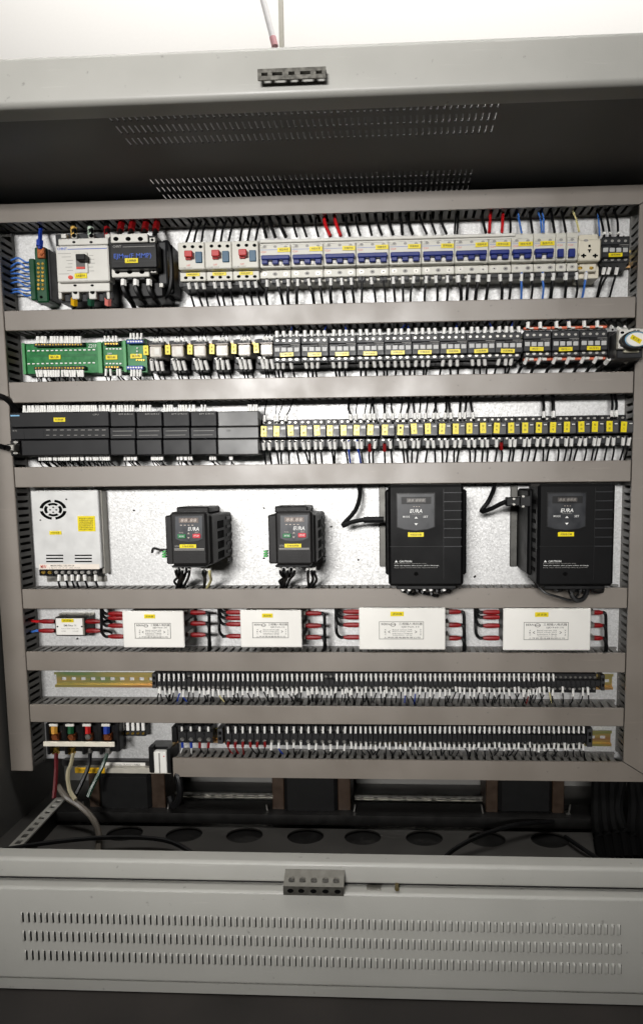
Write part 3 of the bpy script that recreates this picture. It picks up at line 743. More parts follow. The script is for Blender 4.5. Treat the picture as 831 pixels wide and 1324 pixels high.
# socket
t = thing('power_socket', 'beige three-hole power socket at the end of the breaker row', 'socket', P(762, 325))
MB().px(747.4, 303, 774, 360, 0, 0.036, 0.001).build('housing', beige, t)
MB().px(747.2, 309.5, 776, 337.2, 0.036, 0.058, 0.0015).build('face', beige, t)
MB().px(747.4, 340, 770.5, 351, 0.036, 0.046, 0.001).build('terminal_shoulder', beige, t)
for (x, y, w_, h_) in ((761.5, 318, 3.0, 3.4), (761.5, 323, 4.4, 1.6), (761.5, 325, 1.9, 2.8)): MB().px(x-w_/2, y-h_/2, x+w_/2, y+h_/2, 0.058, 0.0584).build('earth_hole', hole, t)
for x in (754, 769): MB().px(x-3.4, 329.5, x+3.4, 331.6, 0.058, 0.0584).px(x-1.2, 328, x+1.2, 333.4, 0.058, 0.0583).build('pin_hole', hole, t)
for x in (749.5, 764): MB().cpx(x, 346.5, 2.8, 2, 0.046, 0.0465, 10).build('screw', brass, t)
MB().cpx(757, 310.8, 3, 1.5, 0.058, 0.0583, 10).build('screw', inkg, t)

# four-pole contactors, small
def contactor(xa, ya, pitch=36.0, tone=dgrey, txt='接触器', special=False, h=31):
    xb = xa+pitch
    o = thing('contactor', '', 'contactor', P(xa+pitch/2, ya+16), 'small black contactors')
    MB().px(xa+0.4, ya-1, xb-0.4, ya+h+6, 0, 0.040, 0.001).build('base', black, o)
    MB().px(xa+0.3, ya, xb-0.3, ya+h*0.32, 0.04, 0.056, 0.001).build('terminal_block', tone, o)
    MB().px(xa+0.3, ya+h*0.32+0.3, xb-0.3, ya+h*0.84, 0.04, 0.064, 0.0012).build('front_cover', tone, o)
    MB().px(xa+0.3, ya+h*0.84+0.3, xb-0.3, ya+h+2, 0.04, 0.056, 0.001).build('terminal_block', tone, o)
    for i in range(4):
        c = xa+pitch*(0.15+0.233*i)
        MB().cpx(c, ya+4.8, 1.9, 1.5, 0.056, 0.0567, 8).build('screw', steel, o)
        MB().cpx(c, ya+h-2.0, 2.2, 1.6, 0.056, 0.0567, 8).build('screw', steel, o)
        MB().px(c-3.2, ya+h*0.44, c+3.2, ya+h*0.62, 0.064, 0.0652, 0.0004).build('position_window', mat('window_grey', (176, 176, 174), 0.45), o)
    MB().px(xa+pitch*0.34, ya+h*0.33, xa+pitch*0.62, ya+h*0.42, 0.064, 0.066, 0.0005).build('slide', black, o)
    letters(o, 'CJX2 CHNT', (xa+pitch*0.72, ya+h*0.36, xa+pitch*0.95, ya+h*0.41), 0.0642, inkg)
    MB().px(xa+pitch*0.62, ya+h*0.31, xa+pitch*0.97, ya+h*0.33, 0.0641, 0.0643).build('print_line', inkg, o)
    for i in range(3): MB().px(xa+pitch*(0.36+0.233*i)-2.0, ya-2, xa+pitch*(0.36+0.233*i)-0.4, ya, 0.04, 0.056).build('barrier', tone, o)
    sticker(o, (xa+pitch*0.25, ya+h*0.665, xa+pitch*0.735, ya+h*0.83), 0.0643, txt)
    if special:
        for (a, c_) in ((-6.0, -2.4), (h+2.4, h+7)):
            MB().px(xa+0.3, ya+a, xb-0.3, ya+c_, 0.0405, 0.0475, 0.0008).build('terminal_bar', orange, o)
            for i in (1, 3): 
                c = xa+pitch*(0.06+0.233*i); MB().px(c-3, ya+a+0.6, c+3, ya+c_-0.4, 0.0475, 0.0505, 0.0006).build('clamp_plate', white, o)
    return o
t = contactor(777, 306.5, 36.5, txt='油泵接触'); t['label'] = 'small black contactor to the right of the beige socket'; del t['group']
for i, x in enumerate((781, 788, 797.5)):
    vwire('%s sleeved black wire below the contactor beside the beige socket' % ORD[i], x, 345.5, 2, False, 0.05, wblack, 0.0013, 'wires of the contactor beside the socket', (-0.004, -0.012, -0.004)[i], slv=8)
    vwire('%s black wire above the contactor beside the beige socket' % ORD[i], (780.5, 788, 798.5)[i], 304, 1, True, 0.05, wblack, 0.0014, 'wires of the contactor beside the socket', (-0.004, 0, 0.001)[i], slv=3)
vwire('thin blue wire above the contactor beside the beige socket', 774.5, 303, 1, True, 0.045, wblue, 0.0010, 'wires of the contactor beside the socket', 0.003)
# wires above and below the breakers
tops = [(344.4, 'k', .0019, 0), (356, 'k', .0020, 0), (369.5, 'k', .0021, 0), (383.7, 'k', .0014, 1), (396.4, 'k', .0014, 1), (411.4, 'k', .0014, 1), (427, 'r', .0021, 2), (440.5, 'r', .0021, 2), (452, 'k', .0018, 2),
        (465.5, 'k', .0014, 3), (480.4, 'k', .0014, 3), (493.6, 'k', .0016, 3), (508, 'k', .0018, 4), (520, 'k', .0018, 4), (533.3, 'k', .0018, 4), (551.6, 'k', .0014, 5), (563, 'k', .0014, 5), (577, 'k', .0016, 5),
        (587.3, 'k', .0012, 6), (590.4, 'k', .0012, 6), (627.8, 'k', .0016, 6), (632, 'r', .0019, 7), (648.4, 'r', .0017, 7), (659.5, 'k', .0013, 7), (673.8, 'b', .0012, 8), (688, 'k', .0015, 8), (700, 'b', .0011, 9), (702.5, 'b', .0011, 9),
        (716.5, 'k', .0017, 10), (731, 'k', .0015, 11), (748, 'y', .0013, 12)]
bname = ['the %s three-pole breaker' % ORD[i] for i in range(7)]+['the %s two-pole breaker' % m__ for m__ in msl]+['the left single-pole breaker', 'the right single-pole breaker', 'the beige socket']
cm_ = {'k': (wblack, 'black'), 'r': (wred, 'red'), 'b': (wblue, 'light blue'), 'y': (wyel, 'pale yellow')}
cnt = {}
for (x, c, r_, b_) in tops:
    cnt[b_] = cnt.get(b_, 0)+1
    dx = random.uniform(-0.004, 0.001) if x > 620 else -random.uniform(0.004, 0.014)
    if c == 'r': dx = -0.012 if x < 600 else 0.005
    if c == 'y': dx = -0.007
    if 587 <= x < 591: dx = 0.004
    vwire('%s wire above %s, %s from left' % (cm_[c][1], bname[b_], ORD[cnt[b_]-1]), x, 305.5-(x-344)*0.021+(1 if x > 668 else 0), 1, True, 0.04, cm_[c][0], r_, 'wires above the breakers', dx)
bots = [(345.3, 'k', 1, .0018), (358.3, 'k', 1, .0018), (372.4, 'k', 1, .0019), (385, 'k', 1, .0019), (398.4, 'k', 1, .0019), (413, 'k', 1, .0016), (427.5, 'k', 1, .002), (441, 'k', 1, .0018), (453.6, 'k', 1, .0016),
        (468, 'k', 0, .0014), (479.3, 'k', 1, .0013), (494, 'k', 0, .0012), (508, 'k', 1, .0014), (520.6, 'k', 1, .0014), (535, 'k', 1, .0014), (551, 'k', 1, .0015), (563, 'k', 1, .0014), (578, 'k', 1, .0014),
        (591.5, 'k', 1, .0026), (605.8, 'k', 1, .0024), (618.5, 'k', 1, .0027), (632, 'k', 1, .0018), (646, 'k', 1, .0018), (660.2, 'k', 1, .0016), (673.8, 'b', 1, .0013), (687, 'k', 1, .0014), (701, 'b', 1, .0013),
        (715.2, 'k', 1, .0022), (731, 'k', 1, .0024), (744.6, 'k', 1, .0015), (757.5, 'b', 1, .0014)]
bown = [0]*3+[1]*3+[2]*3+[3]*3+[4]*3+[5]*3+[6]*3+[7]*2+[8]*2+[9]*2+[10, 11]+[12]*2
bown = (bown+[12]*9)[:len(bots)]; cnt = {}
for i, (x, c, s_, r_) in enumerate(bots):
    b_ = bown[i]; cnt[b_] = cnt.get(b_, 0)+1
    vwire('%s wire below %s, %s from left' % (('sleeved ' if s_ else '')+cm_[c][1], bname[b_], ORD[cnt[b_]-1]), x, 361.5-(x-344)*0.0235, 2, False, 0.044, cm_[c][0], r_, 'wires below the breakers',
          random.uniform(-0.006, 0.007), slv=8 if s_ else None)

# ================================================================== ROW 2
def board(x0, x1, y0, y1, label):
    o = thing('interface_board', label, 'circuit board', P((x0+x1)/2, (y0+y1)/2), 'green interface boards')
    MB().px(x0, y0-1, x1, y1+1, 0.0, 0.020, 0.001).build('carrier', mat('dark_green_carrier', (14, 74, 40), 0.5), o)
    MB().px(x0+1, y0, x1-1, y1, 0.020, 0.0225).build('board', pcb, o)
    return o
SW = MB()      # dense sleeved wires at boards, controller and terminals: nobody could count them
def mini(x, y, k, above, d, ln=9.0, w=0.0023, mi=0, col=1):
    """short white sleeve at a terminal and its thin wire running on into duct k"""
    e = P(x, y, d); s_ = -1 if not above else 1
    sl = e+Vector((random.uniform(-0.0014, 0.0014), random.uniform(-0.001, 0.001), s_*ln*PX))
    SW.tube([e, sl], w, 6, mi)
    zd = LIDZ[k][1]+0.004 if above else LIDZ[k][0]-0.004
    dx = random.uniform(-0.009, 0.009)
    SW.tube(smooth([sl, sl.lerp(Vector((sl.x+dx, -0.02, zd)), 0.5)+Vector((random.uniform(-.001, .001), -0.002, 0)), Vector((sl.x+dx, -0.02, zd))], 2), 0.0011, 5, col)
b1 = board(29.5, 130, 444.5, 482.5, 'large green interface board at the left end of the contactor row')
MB().px(29, 443.5, 33, 484, 0.0228, 0.0265, 0.0006).build('end_cap', pcbedge, b1); MB().px(126.6, 442, 132, 482.5, 0.0228, 0.0275, 0.0006).build('end_cap', pcbedge, b1)
for (y, a, c, n) in ((445.5, 45, 107, 17), (475.8, 45, 109, 17)):
    MB().px(a-1, y-2.2, c+1, y+2.0, 0.0226, 0.032, 0.0006).build('terminal_strip', dgrey, b1)
    for i in range(n): MB().cpx(a+2+(c-a-4)*i/(n-1), y, 1.3, 1.1, 0.032, 0.0326, 6).build('screw', brass, b1)
for y in (453.6, 470.4):
    for i in range(15): MB().px(36+i*6.0, y-0.7-(i*0.1), 39.2+i*6.0, y+0.7-(i*0.1), 0.0226, 0.0242).build('component', sleeve, b1)
MB().px(38, 458.6, 124, 459.2, 0.0226, 0.0230).px(38, 460.4, 124, 461, 0.0226, 0.0230).build('trace', mat('dark_trace', (12, 90, 44), 0.4), b1)
letters(b1, 'Z203', (114, 445, 125, 449.4), 0.0229, inkw, 0.3)
sticker(b1, (64, 459, 79, 464.6), 0.0232, '输入板')
b2 = board(133, 161, 442, 480, 'small green interface board between the large and the third board')
MB().px(159.5, 440, 163.5, 481, 0.0228, 0.0275, 0.0006).build('end_cap', pcbedge, b2)
for (y, a, c, n) in ((444.4, 135, 153, 5), (474.6, 136, 154.5, 5)):
    MB().px(a-1, y-2, c+1, y+2, 0.0226, 0.032, 0.0006).build('terminal_strip', dgrey, b2)
    for i in range(n): MB().cpx(a+2+(c-a-4)*i/(n-1), y, 1.4, 1.2, 0.032, 0.0326, 6).build('screw', brass, b2)
for y in (451, 470):
    for i in range(5): MB().px(137+i*4.4, y-0.8, 139.6+i*4.4, y+0.8, 0.0226, 0.0242).build('component', sleeve, b2)
letters(b2, '2MV', (139, 456, 145, 458.6), 0.0229, inkw); sticker(b2, (137.3, 459, 152.3, 465), 0.0232, '输出板')
b3 = board(164, 191, 439, 481.5, 'third green board, with blue terminals, beside the clear relays')
for (y, mt_) in ((441.6, wdblue), (475.2, wdblue)):
    MB().px(163.5, y-2.4, 185, y+2.4, 0.0226, 0.033, 0.0006).build('terminal_strip', mt_, b3)
    for i in range(6): MB().cpx(166+i*3.4, y, 1.3, 1.1, 0.033, 0.0336, 6).build('screw', steel, b3)
for i in range(3): MB().cpx(177.5, 450+i*4.2, 1.1, 1.0, 0.0226, 0.0255, 8).build('led', white, b3)
for i in range(4): MB().px(176+i*3, 464.4, 178+i*3, 466.4, 0.0226, 0.0245).build('component', brass, b3)
sticker(b3, (169, 457.6, 184, 463.4), 0.0232, '放大板')
for x in [48+i*2.9 for i in range(5)]+[66+i*3.2 for i in range(13)]: mini(x, 444, 2, True, 0.034, 8.5, 0.0020)
for x in [47.5+i*3.4 for i in range(4)]+[60+i*3.3 for i in range(6)]+[81+i*3.3 for i in range(9)]: mini(x, 478.5, 3, False, 0.034, 8.5, 0.0020)
for x in (137, 142, 147, 151.5): mini(x, 442.5, 2, True, 0.034, 7.5, 0.0019)
for x in (137.5, 143, 152, 155.5): mini(x, 477, 3, False, 0.034, 8.5, 0.0020)
for x in (169, 174, 178, 182.5): mini(x, 439, 2, True, 0.035, 7.5, 0.0019)
for x in (170.5, 174, 178, 182): mini(x, 478, 3, False, 0.035, 8.5, 0.0020)
# plug-in relays
def plug_relay():
    o = thing('plug_in_relay', '', 'relay', P(200, 462), 'clear plug-in relays on black sockets')
    MB().px(192, 441, 212, 480, 0, 0.030, 0.001).build('socket', black, o)
    MB().px(192.5, 440.5, 212.5, 447, 0.03, 0.040, 0.001).build('upper_terminals', dgrey, o)
    MB().px(192.5, 463, 212.5, 472, 0.03, 0.042, 0.001).build('lower_terminals', dgrey, o)
    MB().px(193.5, 447.6, 208.6, 461.6, 0.03, 0.068, 0.0015).build('relay_case', clear, o)
    MB().px(200, 450.5, 206.6, 458.5, 0.068, 0.0688, 0.0004).build('case_print', white, o)
    MB().px(193, 445.6, 209, 447.2, 0.03, 0.066, 0.0006).build('clip', mat('smoke_clip', (160, 150, 140), 0.3), o)
    for i in range(3):
        MB().cpx(196+i*6.4, 465, 1.8, 1.4, 0.042, 0.0426, 8).build('screw', steel, o)
    MB().px(208.8, 447.8, 213, 461, 0.03, 0.048, 0.001).build('lever', black, o)
    sticker(o, (186, 446.8, 192.6, 459.2), 0.060, '中继')
    MB().px(186.6, 447.5, 192.4, 459, 0.03, 0.0598).build('label_holder', black, o)
    return o
pr = plug_relay(); index_kids(pr)
xs = [186, 214, 242.5, 271, 299.5, 328]
for i, x in enumerate(xs):
    q = pr if i == 0 else copy_tree(pr, P(x, 462, 0.06).x-P(186, 462, 0.06).x)
    settle(q, 0.06)
    q['label'] = '%s clear plug-in relay with yellow tag, from the green boards' % ORD[i]
    for j in range(3):
        vwire('%s sleeved wire below the %s clear plug-in relay' % (ORD[j], ORD[i]), x+10+j*6.3, 466.4-i*0.5, 3, False, 0.046, wblack, 0.0011, 'wires of the clear relays', random.uniform(-0.004, 0.006), slv=12)
        xx = x+13+j*4.5+(2 if j == 2 else 0)
        if j < 3: vwire('%s thin sleeved wire above the %s clear plug-in relay' % (ORD[j], ORD[i]), xx, 443-i*0.5, 2, True, 0.040, wblack, 0.0008, 'wires of the clear relays', (P(x+19, 440).x-P(xx, 440).x)*0.7, slv=5)
# contactor row
ce = [353, 389, 425, 461, 496.7, 532.4, 568.2, 604.2, 639.6, 676, 713, 749.3]
LT = ['主轴正转', '主轴反转', '冷却启动', '液压启动', '润滑启动', '排屑启动', '伺服使能', '水泵接触', '风机接触', '液压一', '液压二', '油冷机']
cb = contactor(353, 435.5, 35.8, txt=LT[0]); index_kids(cb)
cs = contactor(676, 428.3, 36.2, txt=LT[9], special=True); index_kids(cs)
for i, x in enumerate(ce):
    if i < 9: q = cb if i == 0 else copy_tree(cb, P(x+18, 450, 0.064).x-P(371, 450, 0.064).x, 0)
    else: q = cs if i == 9 else copy_tree(cs, P(x+18, 440, 0.064).x-P(694, 440, 0.064).x, 0)
    q['label'] = '%s black contactor from the clear relays%s' % (ORD[i], ', with orange terminal bars' if i > 8 else '')
    yb = 467.0-(x-353)*0.0165
    if 0 < i < 9: relabel(q, cb, (353+35.8*0.25, 435.5+31*0.665, 353+35.8*0.735, 435.5+31*0.83), 0.0643, LT[i])
    if i > 9: relabel(q, cs, (676+36.2*0.25, 428.3+31*0.665, 676+36.2*0.735, 428.3+31*0.83), 0.0643, LT[i])
    settle(q, 0.035)
    for j in range(3 if i not in (3, 4) else 4):
        if i > 8 and j == 1: continue
        xx = x+5.4+j*8.4+random.uniform(-0.5, 0.5)
        vwire('%s sleeved wire below the %s black contactor' % (ORD[j], ORD[i]), xx, yb, 3, False, 0.052, wblack, 0.0013 if i < 9 else 0.0019, 'wires below the contactors', random.uniform(-0.006, 0.007) if i < 9 else -0.012, slv=9.5)
    for j in range(4):
        xx = x+5.4+j*8.4+random.uniform(-0.6, 0.6); ya = 436.5-(x-353)*0.0205-(5 if i > 8 else 0)
        if i <= 8 or j % 2 == 0: mini(xx, ya, 2, True, 0.050, 7.5, 0.0030, 0, 3 if (j == 2 and i % 2 == 0) or (j == 3 and i % 3 == 1) else 1)
# timer contactor at the right end
t = thing('timer_contactor', 'white timer with round black dial on a black contactor, far right', 'timer', P(815, 445))
MB().px(785, 428, 826, 468, 0, 0.058, 0.001).build('contactor_base', black, t)
MB().px(797, 427, 830, 463, 0.058, 0.095, 0.001).build('timer_housing', dgrey, t)
r = R(799, 424.5, 842, 450.5, 0.105)
MB().b(r, 0.095, 0.105, 0.0012).build('timer_face', white, t)
MB().cpx(820.5, 439, 16.5, 10.6, 0.105, 0.116, 28).build('dial', black, t, True)
MB().cpx(822.5, 438.8, 12.6, 8.3, 0.116, 0.1195, 28).build('dial_cap', card, t, True)
rg = MB(); c = P(822, 438.8, 0.116); k_ = (1.045-0.116)/FPX; N = 32
for ra, d_ in ((14.2, 0.1165),):
    rg.add([(c.x+ra*k_*math.cos(2*math.pi*i/N), -d_, c.z+ra*0.655*k_*math.sin(2*math.pi*i/N)) for i in range(N)]+[(c.x+(ra-1.1)*k_*math.cos(2*math.pi*i/N), -d_, c.z+(ra-1.1)*0.655*k_*math.sin(2*math.pi*i/N)) for i in range(N)],
           [(i, (i+1) % N, N+(i+1) % N, N+i) for i in range(N)])
rg.build('dial_ring', mat('pale_blue_ring', (120, 170, 200), 0.4), t)
c = P(821.5, 438.5, 0.12); m_ = MB(); a = -0.52
for (u_, w_) in ((-8, -3), (8, -3), (8, 3), (-8, 3)):
    pass
pts = [(c.x+(u_*math.cos(a)-w_*math.sin(a))*k_, c.z+(u_*math.sin(a)+w_*math.cos(a))*k_) for (u_, w_) in ((-7, -2.7), (7, -2.7), (7, 2.7), (-7, 2.7))]
st = MB().prism(pts, 0.1197, 0.1204).build('label_sticker', yellow, t)
mb = MB(); vs, fs = text_data('星三角')
mb.add([(c.x+(((q[0]-.5)*9)*math.cos(a)-((q[1]-.5)*3)*math.sin(a))*k_, -0.1206, c.z+(((q[0]-.5)*9)*math.sin(a)+((q[1]-.5)*3)*math.cos(a))*k_) for q in vs], fs); mb.build('lettering', inkk, st)
MB().px(806, 451, 826, 455.6, 0.085, 0.100, 0.001).build('tab', mat('tab_grey', (176, 172, 152), 0.4), t)
for (x, y) in ((804, 430), (803.5, 447), (829, 449)): MB().cpx(x, y, 2.4, 1.6, 0.105, 0.1055, 10).build('screw', hole, t)
for (x, y) in ((811, 425.6), (818, 426.8), (823, 427)): MB().px(x, y-0.5, x+3.4, y+0.6, 0.1051, 0.1053).build('print_line', inkk, t)
for i, (x, y, dx) in enumerate(((786.5, 464, -0.012), (801, 453, -0.022), (812.5, 462, -0.010))):
    vwire('thick black wire below the white timer, %s from left' % ORD[i], x, y, 3, False, 0.07, wblack, 0.0024, 'wires of the white timer', dx, slv=9)
for i, (x, y) in enumerate(((791.5, 425), (800.5, 427), (808.5, 426))):
    vwire('sleeved wire above the white timer, %s from left' % ORD[i], x, y, 2, True, 0.06, wblack, 0.0014, 'wires of the white timer', -0.004, slv=6)

# ================================================================== ROW 3
def plc(x0, x1, label, main=False, mt=None, split=False):
    mt = mt or plcm; ym = 532.4-(x0+x1-154)*0.5*0.004
    o = thing('controller_module', label, 'controller', P((x0+x1)/2, 560), 'modules of the black controller')
    g_ = 0.5
    MB().px(x0+g_, 533, x1-g_, 588, 0, 0.045, 0.001).build('housing', mt, o)
    MB().px(x0+g_, ym, x1-g_, ym+19.8, 0.045, 0.062, 0.0015).build('upper_cover', mt, o)
    MB().px(x0+g_, ym+20.6, x1-g_, ym+35.2, 0.045, 0.060, 0.001).build('status_panel', mt, o)
    MB().px(x0+g_, ym+36, x1-g_, ym+56.6, 0.045, 0.062, 0.0015).build('lower_cover', mt, o)
    return o, ym
o, ym = plc(13, 142, 'long black main controller module with yellow sticker, left of the expansion modules')
sticker(o, (70, 540, 85, 545.4), 0.0622, '控制器')
MB().px(14, 536.6, 25.5, 538.2, 0.0621, 0.0624).build('blue_mark', mat('pale_blue_ink', (120, 170, 205), 0.5), o)
MB().px(31, 553.6, 31.5, 567.5, 0.0601, 0.0604).px(56.5, 553.6, 57, 567.5, 0.0601, 0.0604).build('panel_seam', black, o)
MB().px(57, 558.5, 141, 559.1, 0.0601, 0.0604).build('panel_seam', black, o)
for i in range(9): MB().px(60+i*9, 555.6, 65+i*9, 556.3, 0.0601, 0.0604).px(60+i*9, 562.4, 64+i*9, 563, 0.0601, 0.0604).build('print_line', inkg, o)
letters(o, 'CPU', (120, 535, 128, 537), 0.0624, inkg); letters(o, 'RUN', (17, 556, 22, 558), 0.0604, inkg)
MB().px(16, 569.5, 26, 588, 0.062, 0.067, 0.0006).build('port', black, o)
for (x0, x1, i) in ((142, 176, 0), (176, 210.3, 1), (210.3, 246, 2), (246, 281, 3)):
    o, ym = plc(x0, x1, '%s black controller expansion module, counting from the long main module' % ORD[i])
    letters(o, 'EM DR16', (x0+12, ym+2.4, x1-4, ym+4.2), 0.0624, inkg)
    MB().px(x0+4, ym+25, x1-4, ym+25.5, 0.0601, 0.0604).px(x0+4, ym+30.5, x1-6, ym+31, 0.0601, 0.0604).build('print_line', inkg, o)
o, ym = plc(281, 335, 'lighter grey controller module at the right end of the controller', mt=plcl)
for i in range(3): MB().px(293.5+i*1.8, ym+24, 294.3+i*1.8, ym+26.4, 0.0601, 0.0604).build('print_line', dark, o)
# cables plugged in from the left
def cable(name, label, pts, r, mt=None, group=None, n=5, sides=8):
    p_ = smooth(pts, n); o = MB().tube(p_, r, sides).build(name, mt or wblack, None, True, origin=p_[0]); tag(o, label, 'cable', group); return o
o = cable('data_cable', 'black data cable plugged into the left end of the controller', [P(-30, 568, 0.10), P(-8, 574, 0.10), P(4, 578, 0.09), P(13, 579.5, 0.078)], 0.0042)
MB().px(8, 574, 19, 583.5, 0.066, 0.080, 0.0015).build('plug', galv2, o)
for y in (571.8, 585.6): MB().cpx(20.5, y, 3.4, 1.6, 0.067, 0.071, 10).build('thumbscrew', steel, o)
cable('control_cable', 'black cable entering the gap above the controller from the left edge', [P(-30, 505, 0.07), P(0, 512, 0.06), P(12, 519, 0.048), P(24, 533, 0.03), P(30, 540, 0.02)], 0.0045)
for a, c in ((31, 44), (45, 60), (63, 76), (77, 92), (94, 110), (111, 128), (130, 142), (146, 160), (163, 174), (182, 196), (214, 226), (232, 243), (246, 254), (262, 268), (322, 332)):
    x = a
    while x < c: mini(x, 533.5-(x*0.004), 3, True, 0.045, 8.5, 0.0018); x += 2.9 if c < 150 else 3.2
for a, c in ((52, 68), (70, 88), (90, 108), (112, 128), (130, 142), (162, 178), (196, 212), (230, 250), (272, 280), (297, 302)):
    x = a
    while x < c: mini(x, 587.6-(x*0.004), 4, False, 0.045, 8.0, 0.0018); x += 2.9
# slim relays
sx = [337, 353.7, 371, 388, 405, 422.4, 440, 457, 474.5, 493.6, 513, 531, 549, 567, 585, 602.3, 620, 638, 655.8, 674, 691.8, 710, 728, 746.5, 764.5, 783, 802]
RT = ['一号', '二号', '正转', '反转', '松刀', '夹紧', '换刀', '吹气', '冷却', '照明']
def slim_relay(x, ym):
    o = thing('slim_relay', '', 'relay', P(x+9, ym+8), 'slim relays with upright yellow tags')
    MB().px(x-0.4, ym-7, x+16.6, ym+30, 0, 0.034, 0.0008).build('socket', black, o)
    MB().px(x-0.2, ym, x+16.4, ym+16, 0.034, 0.056, 0.001).build('relay_case', relgrey, o)
    MB().px(x+9, ym+2.5, x+15.4, ym+6, 0.056, 0.0568, 0.0003).build('case_window', mat('relay_window', (58, 58, 60), 0.3), o)
    MB().px(x+10.4, ym+3.3, x+14.2, ym+4.6, 0.0568, 0.0571).build('print_line', inkw, o)
    MB().px(x-0.2, ym+19, x+16.4, ym+29, 0.034, 0.042, 0.0008).build('terminal_block', dgrey, o)
    for i in range(2):
        MB().cpx(x+4+i*7.5, ym-3.4, 1.7, 1.3, 0.034, 0.0362, 7).build('screw', steel, o)
        MB().cpx(x+4+i*7.5, ym+20.8, 1.7, 1.3, 0.042, 0.0432, 7).build('screw', steel, o)
    sticker(o, (x+0.4, ym+1, x+7.8, ym+14.4), 0.0562, RT[0])
    return o
sr = slim_relay(337, 550); index_kids(sr)
for i, x in enumerate(sx):
    q = sr if i == 0 else copy_tree(sr, P(x+8, 550, 0.056).x-P(345, 550, 0.056).x)
    q['label'] = '%s slim relay with yellow tag, counting right from the controller' % ORD[i]
    if i: relabel(q, sr, (337.4, 551, 344.8, 564.4), 0.0562, RT[i % 10])
    settle(q, 0.07)
    yb = 572.0-(x-337)*0.0135
    for j in range(2):
        xx = x+3.6+j*6.8+random.uniform(-0.8, 0.8)
        c_ = (wdblue, 'blue') if (i == 7 and j == 0) or (i == 6 and j == 1) else (wblack, 'black')
        rs = (i, j) in ((8, 0), (9, 0), (17, 1))
        vwire('%s %s wire below the %s slim relay' % (('left', 'right')[j], c_[1], ORD[i]), xx, yb+(4 if rs else 0), 4, False, 0.045, c_[0], 0.0012, 'wires below the slim relays',
              random.uniform(-0.007, 0.008), slv=9.5, slvmat=redsl if rs else None)
for i, (x, r_) in enumerate([(342, .0007), (356, .0005), (358.5, .0006), (369, .0009), (453.5, .0016), (460, .0008), (470.5, .0009), (478, .0011), (484, .0012), (497, .0016), (508, .0012), (516.5, .001), (525, .0016), (536, .0013), (541.5, .0011), (549.5, .0011), (559.5, .0014), (566, .0012), (575, .0015), (583, .0016), (594, .0016), (600, .0014), (611.5, .0016),
                             (702.5, .0018), (715, .0022), (790.5, .0015), (796, .0018)]):
    vwire('black sleeved wire hanging above the slim relays, %s from left' % ORD[i], x, 545.5-(x-342)*0.014, 3, True, 0.040, wblack, r_, 'wires above the slim relays', random.uniform(-0.004, 0.006) if x > 380 else (0.002, 0.0, 0.010, 0.012)[min(i, 3)], slv=8)

# ================================================================== ROW 4
t = thing('power_supply', 'white metal power supply with fan grille and big yellow sticker', 'power supply', P(90, 690))
DP = 0.026
r = R(43, 634, 129.5, 742.5, DP); X0, X1, Z0, Z1 = r
def ring_sector(mb, c, r0_, r1_, a0, a1, d, n=6, asp=0.73):
    vs = []
    for i in range(n+1):
        a_ = math.radians(a0+(a1-a0)*i/n)
        for q in (r0_, r1_): vs.append((c.x+q*math.cos(a_), -d, c.z+q*asp*math.sin(a_)))
    mb.add(vs, [(2*i, 2*i+1, 2*i+3, 2*i+2) for i in range(n)])
MB().box(X0, X1, -DP, -0.001, Z0+0.010, Z1, 0.0012).build('case', tin if False else mat('psu_case', (208, 208, 206), 0.36, 0.1, var=0.03), t)
MB().px(130, 634, 134.5, 742, 0, 0.018, 0.001).build('case_side', mat('psu_side', (150, 147, 140), 0.4, 0.5), t)
c = P(69, 659, DP+0.0003); u = 1.28e-3
fm_ = MB()
for a in (0, 90, 180, 270):
    ring_sector(fm_, c, 13.8*u, 18.3*u, a+9, a+81, DP+0.0003); ring_sector(fm_, c, 8.2*u, 12.2*u, a-36+0, a+36, DP+0.0003)
fm_.build('fan_slots', hole, t)
for (x, y) in ((69, 656), (69, 662.4), (65, 659.2), (73, 659.2), (52.5, 672.5), (86, 645.5)): MB().cpx(x, y, 1.3, 1.0, DP, DP+0.0005, 8).build('screw', dark, t)
for j in range(3):
    for (a, c_) in ((60, 82), (97, 119)): MB().px(a, 717.2+j*4.0, c_, 718.9+j*4.0, DP, DP+0.0004).build('vent_slot', hole, t)
m_ = MB().px(100.8, 667.2, 123.2, 687, DP+0.0002, DP+0.0008); k = m_.build('label_sticker', yellow, t)
mb = MB()
for j in range(7): letter(mb, '警告内部高压请勿打开'[j:j+3]*3, R(103, 669.4+j*2.4, 121, 671.0+j*2.4, DP), DP+0.001)
mb.build('lettering', inkk, k)
sticker(t, (64.5, 686.6, 80, 691.2), DP+0.0002, '开关电源')
MB().px(51, 729.5, 129, 736, DP+0.0001, DP+0.0005).build('rating_strip', mat('rating_paper', (226, 216, 204), 0.5), t)
letters(t, 'MW', (53, 730.5, 60.5, 735), DP+0.0008, inkr); letters(t, 'MEAN WELL  LRS-350-24', (66, 730.4, 96, 732.4), DP+0.0008, inkk); letters(t, 'L N +V +V -V -V  24V 14.6A', (64, 733.4, 104, 735), DP+0.0008, inkg)
MB().px(51, 736.4, 129, 744.5, 0.004, 0.020, 0.0008).build('terminal_block', black, t)
for i in range(9):
    x = 56+i*8.4; MB().cpx(x, 740.2, 2.8, 2.3, 0.02, 0.0226, 8).build('terminal_screw', brass if i < 2 else steel, t)
    MB().px(x-4.6, 737, x-3.8, 744, 0.02, 0.024).build('barrier', black, t)
MB().px(61, 744.8, 138, 752, 0.0005, 0.003).build('mounting_flange', galv2, t)
for i, x in enumerate((77, 85, 93.5, 102, 109.5, 124)):
    vwire('%s sleeved wire below the white power supply' % ORD[i], x, 743, 5, False, 0.024, wblack, 0.0014, 'wires below the power supply', random.uniform(-0.004, 0.004), slv=8)
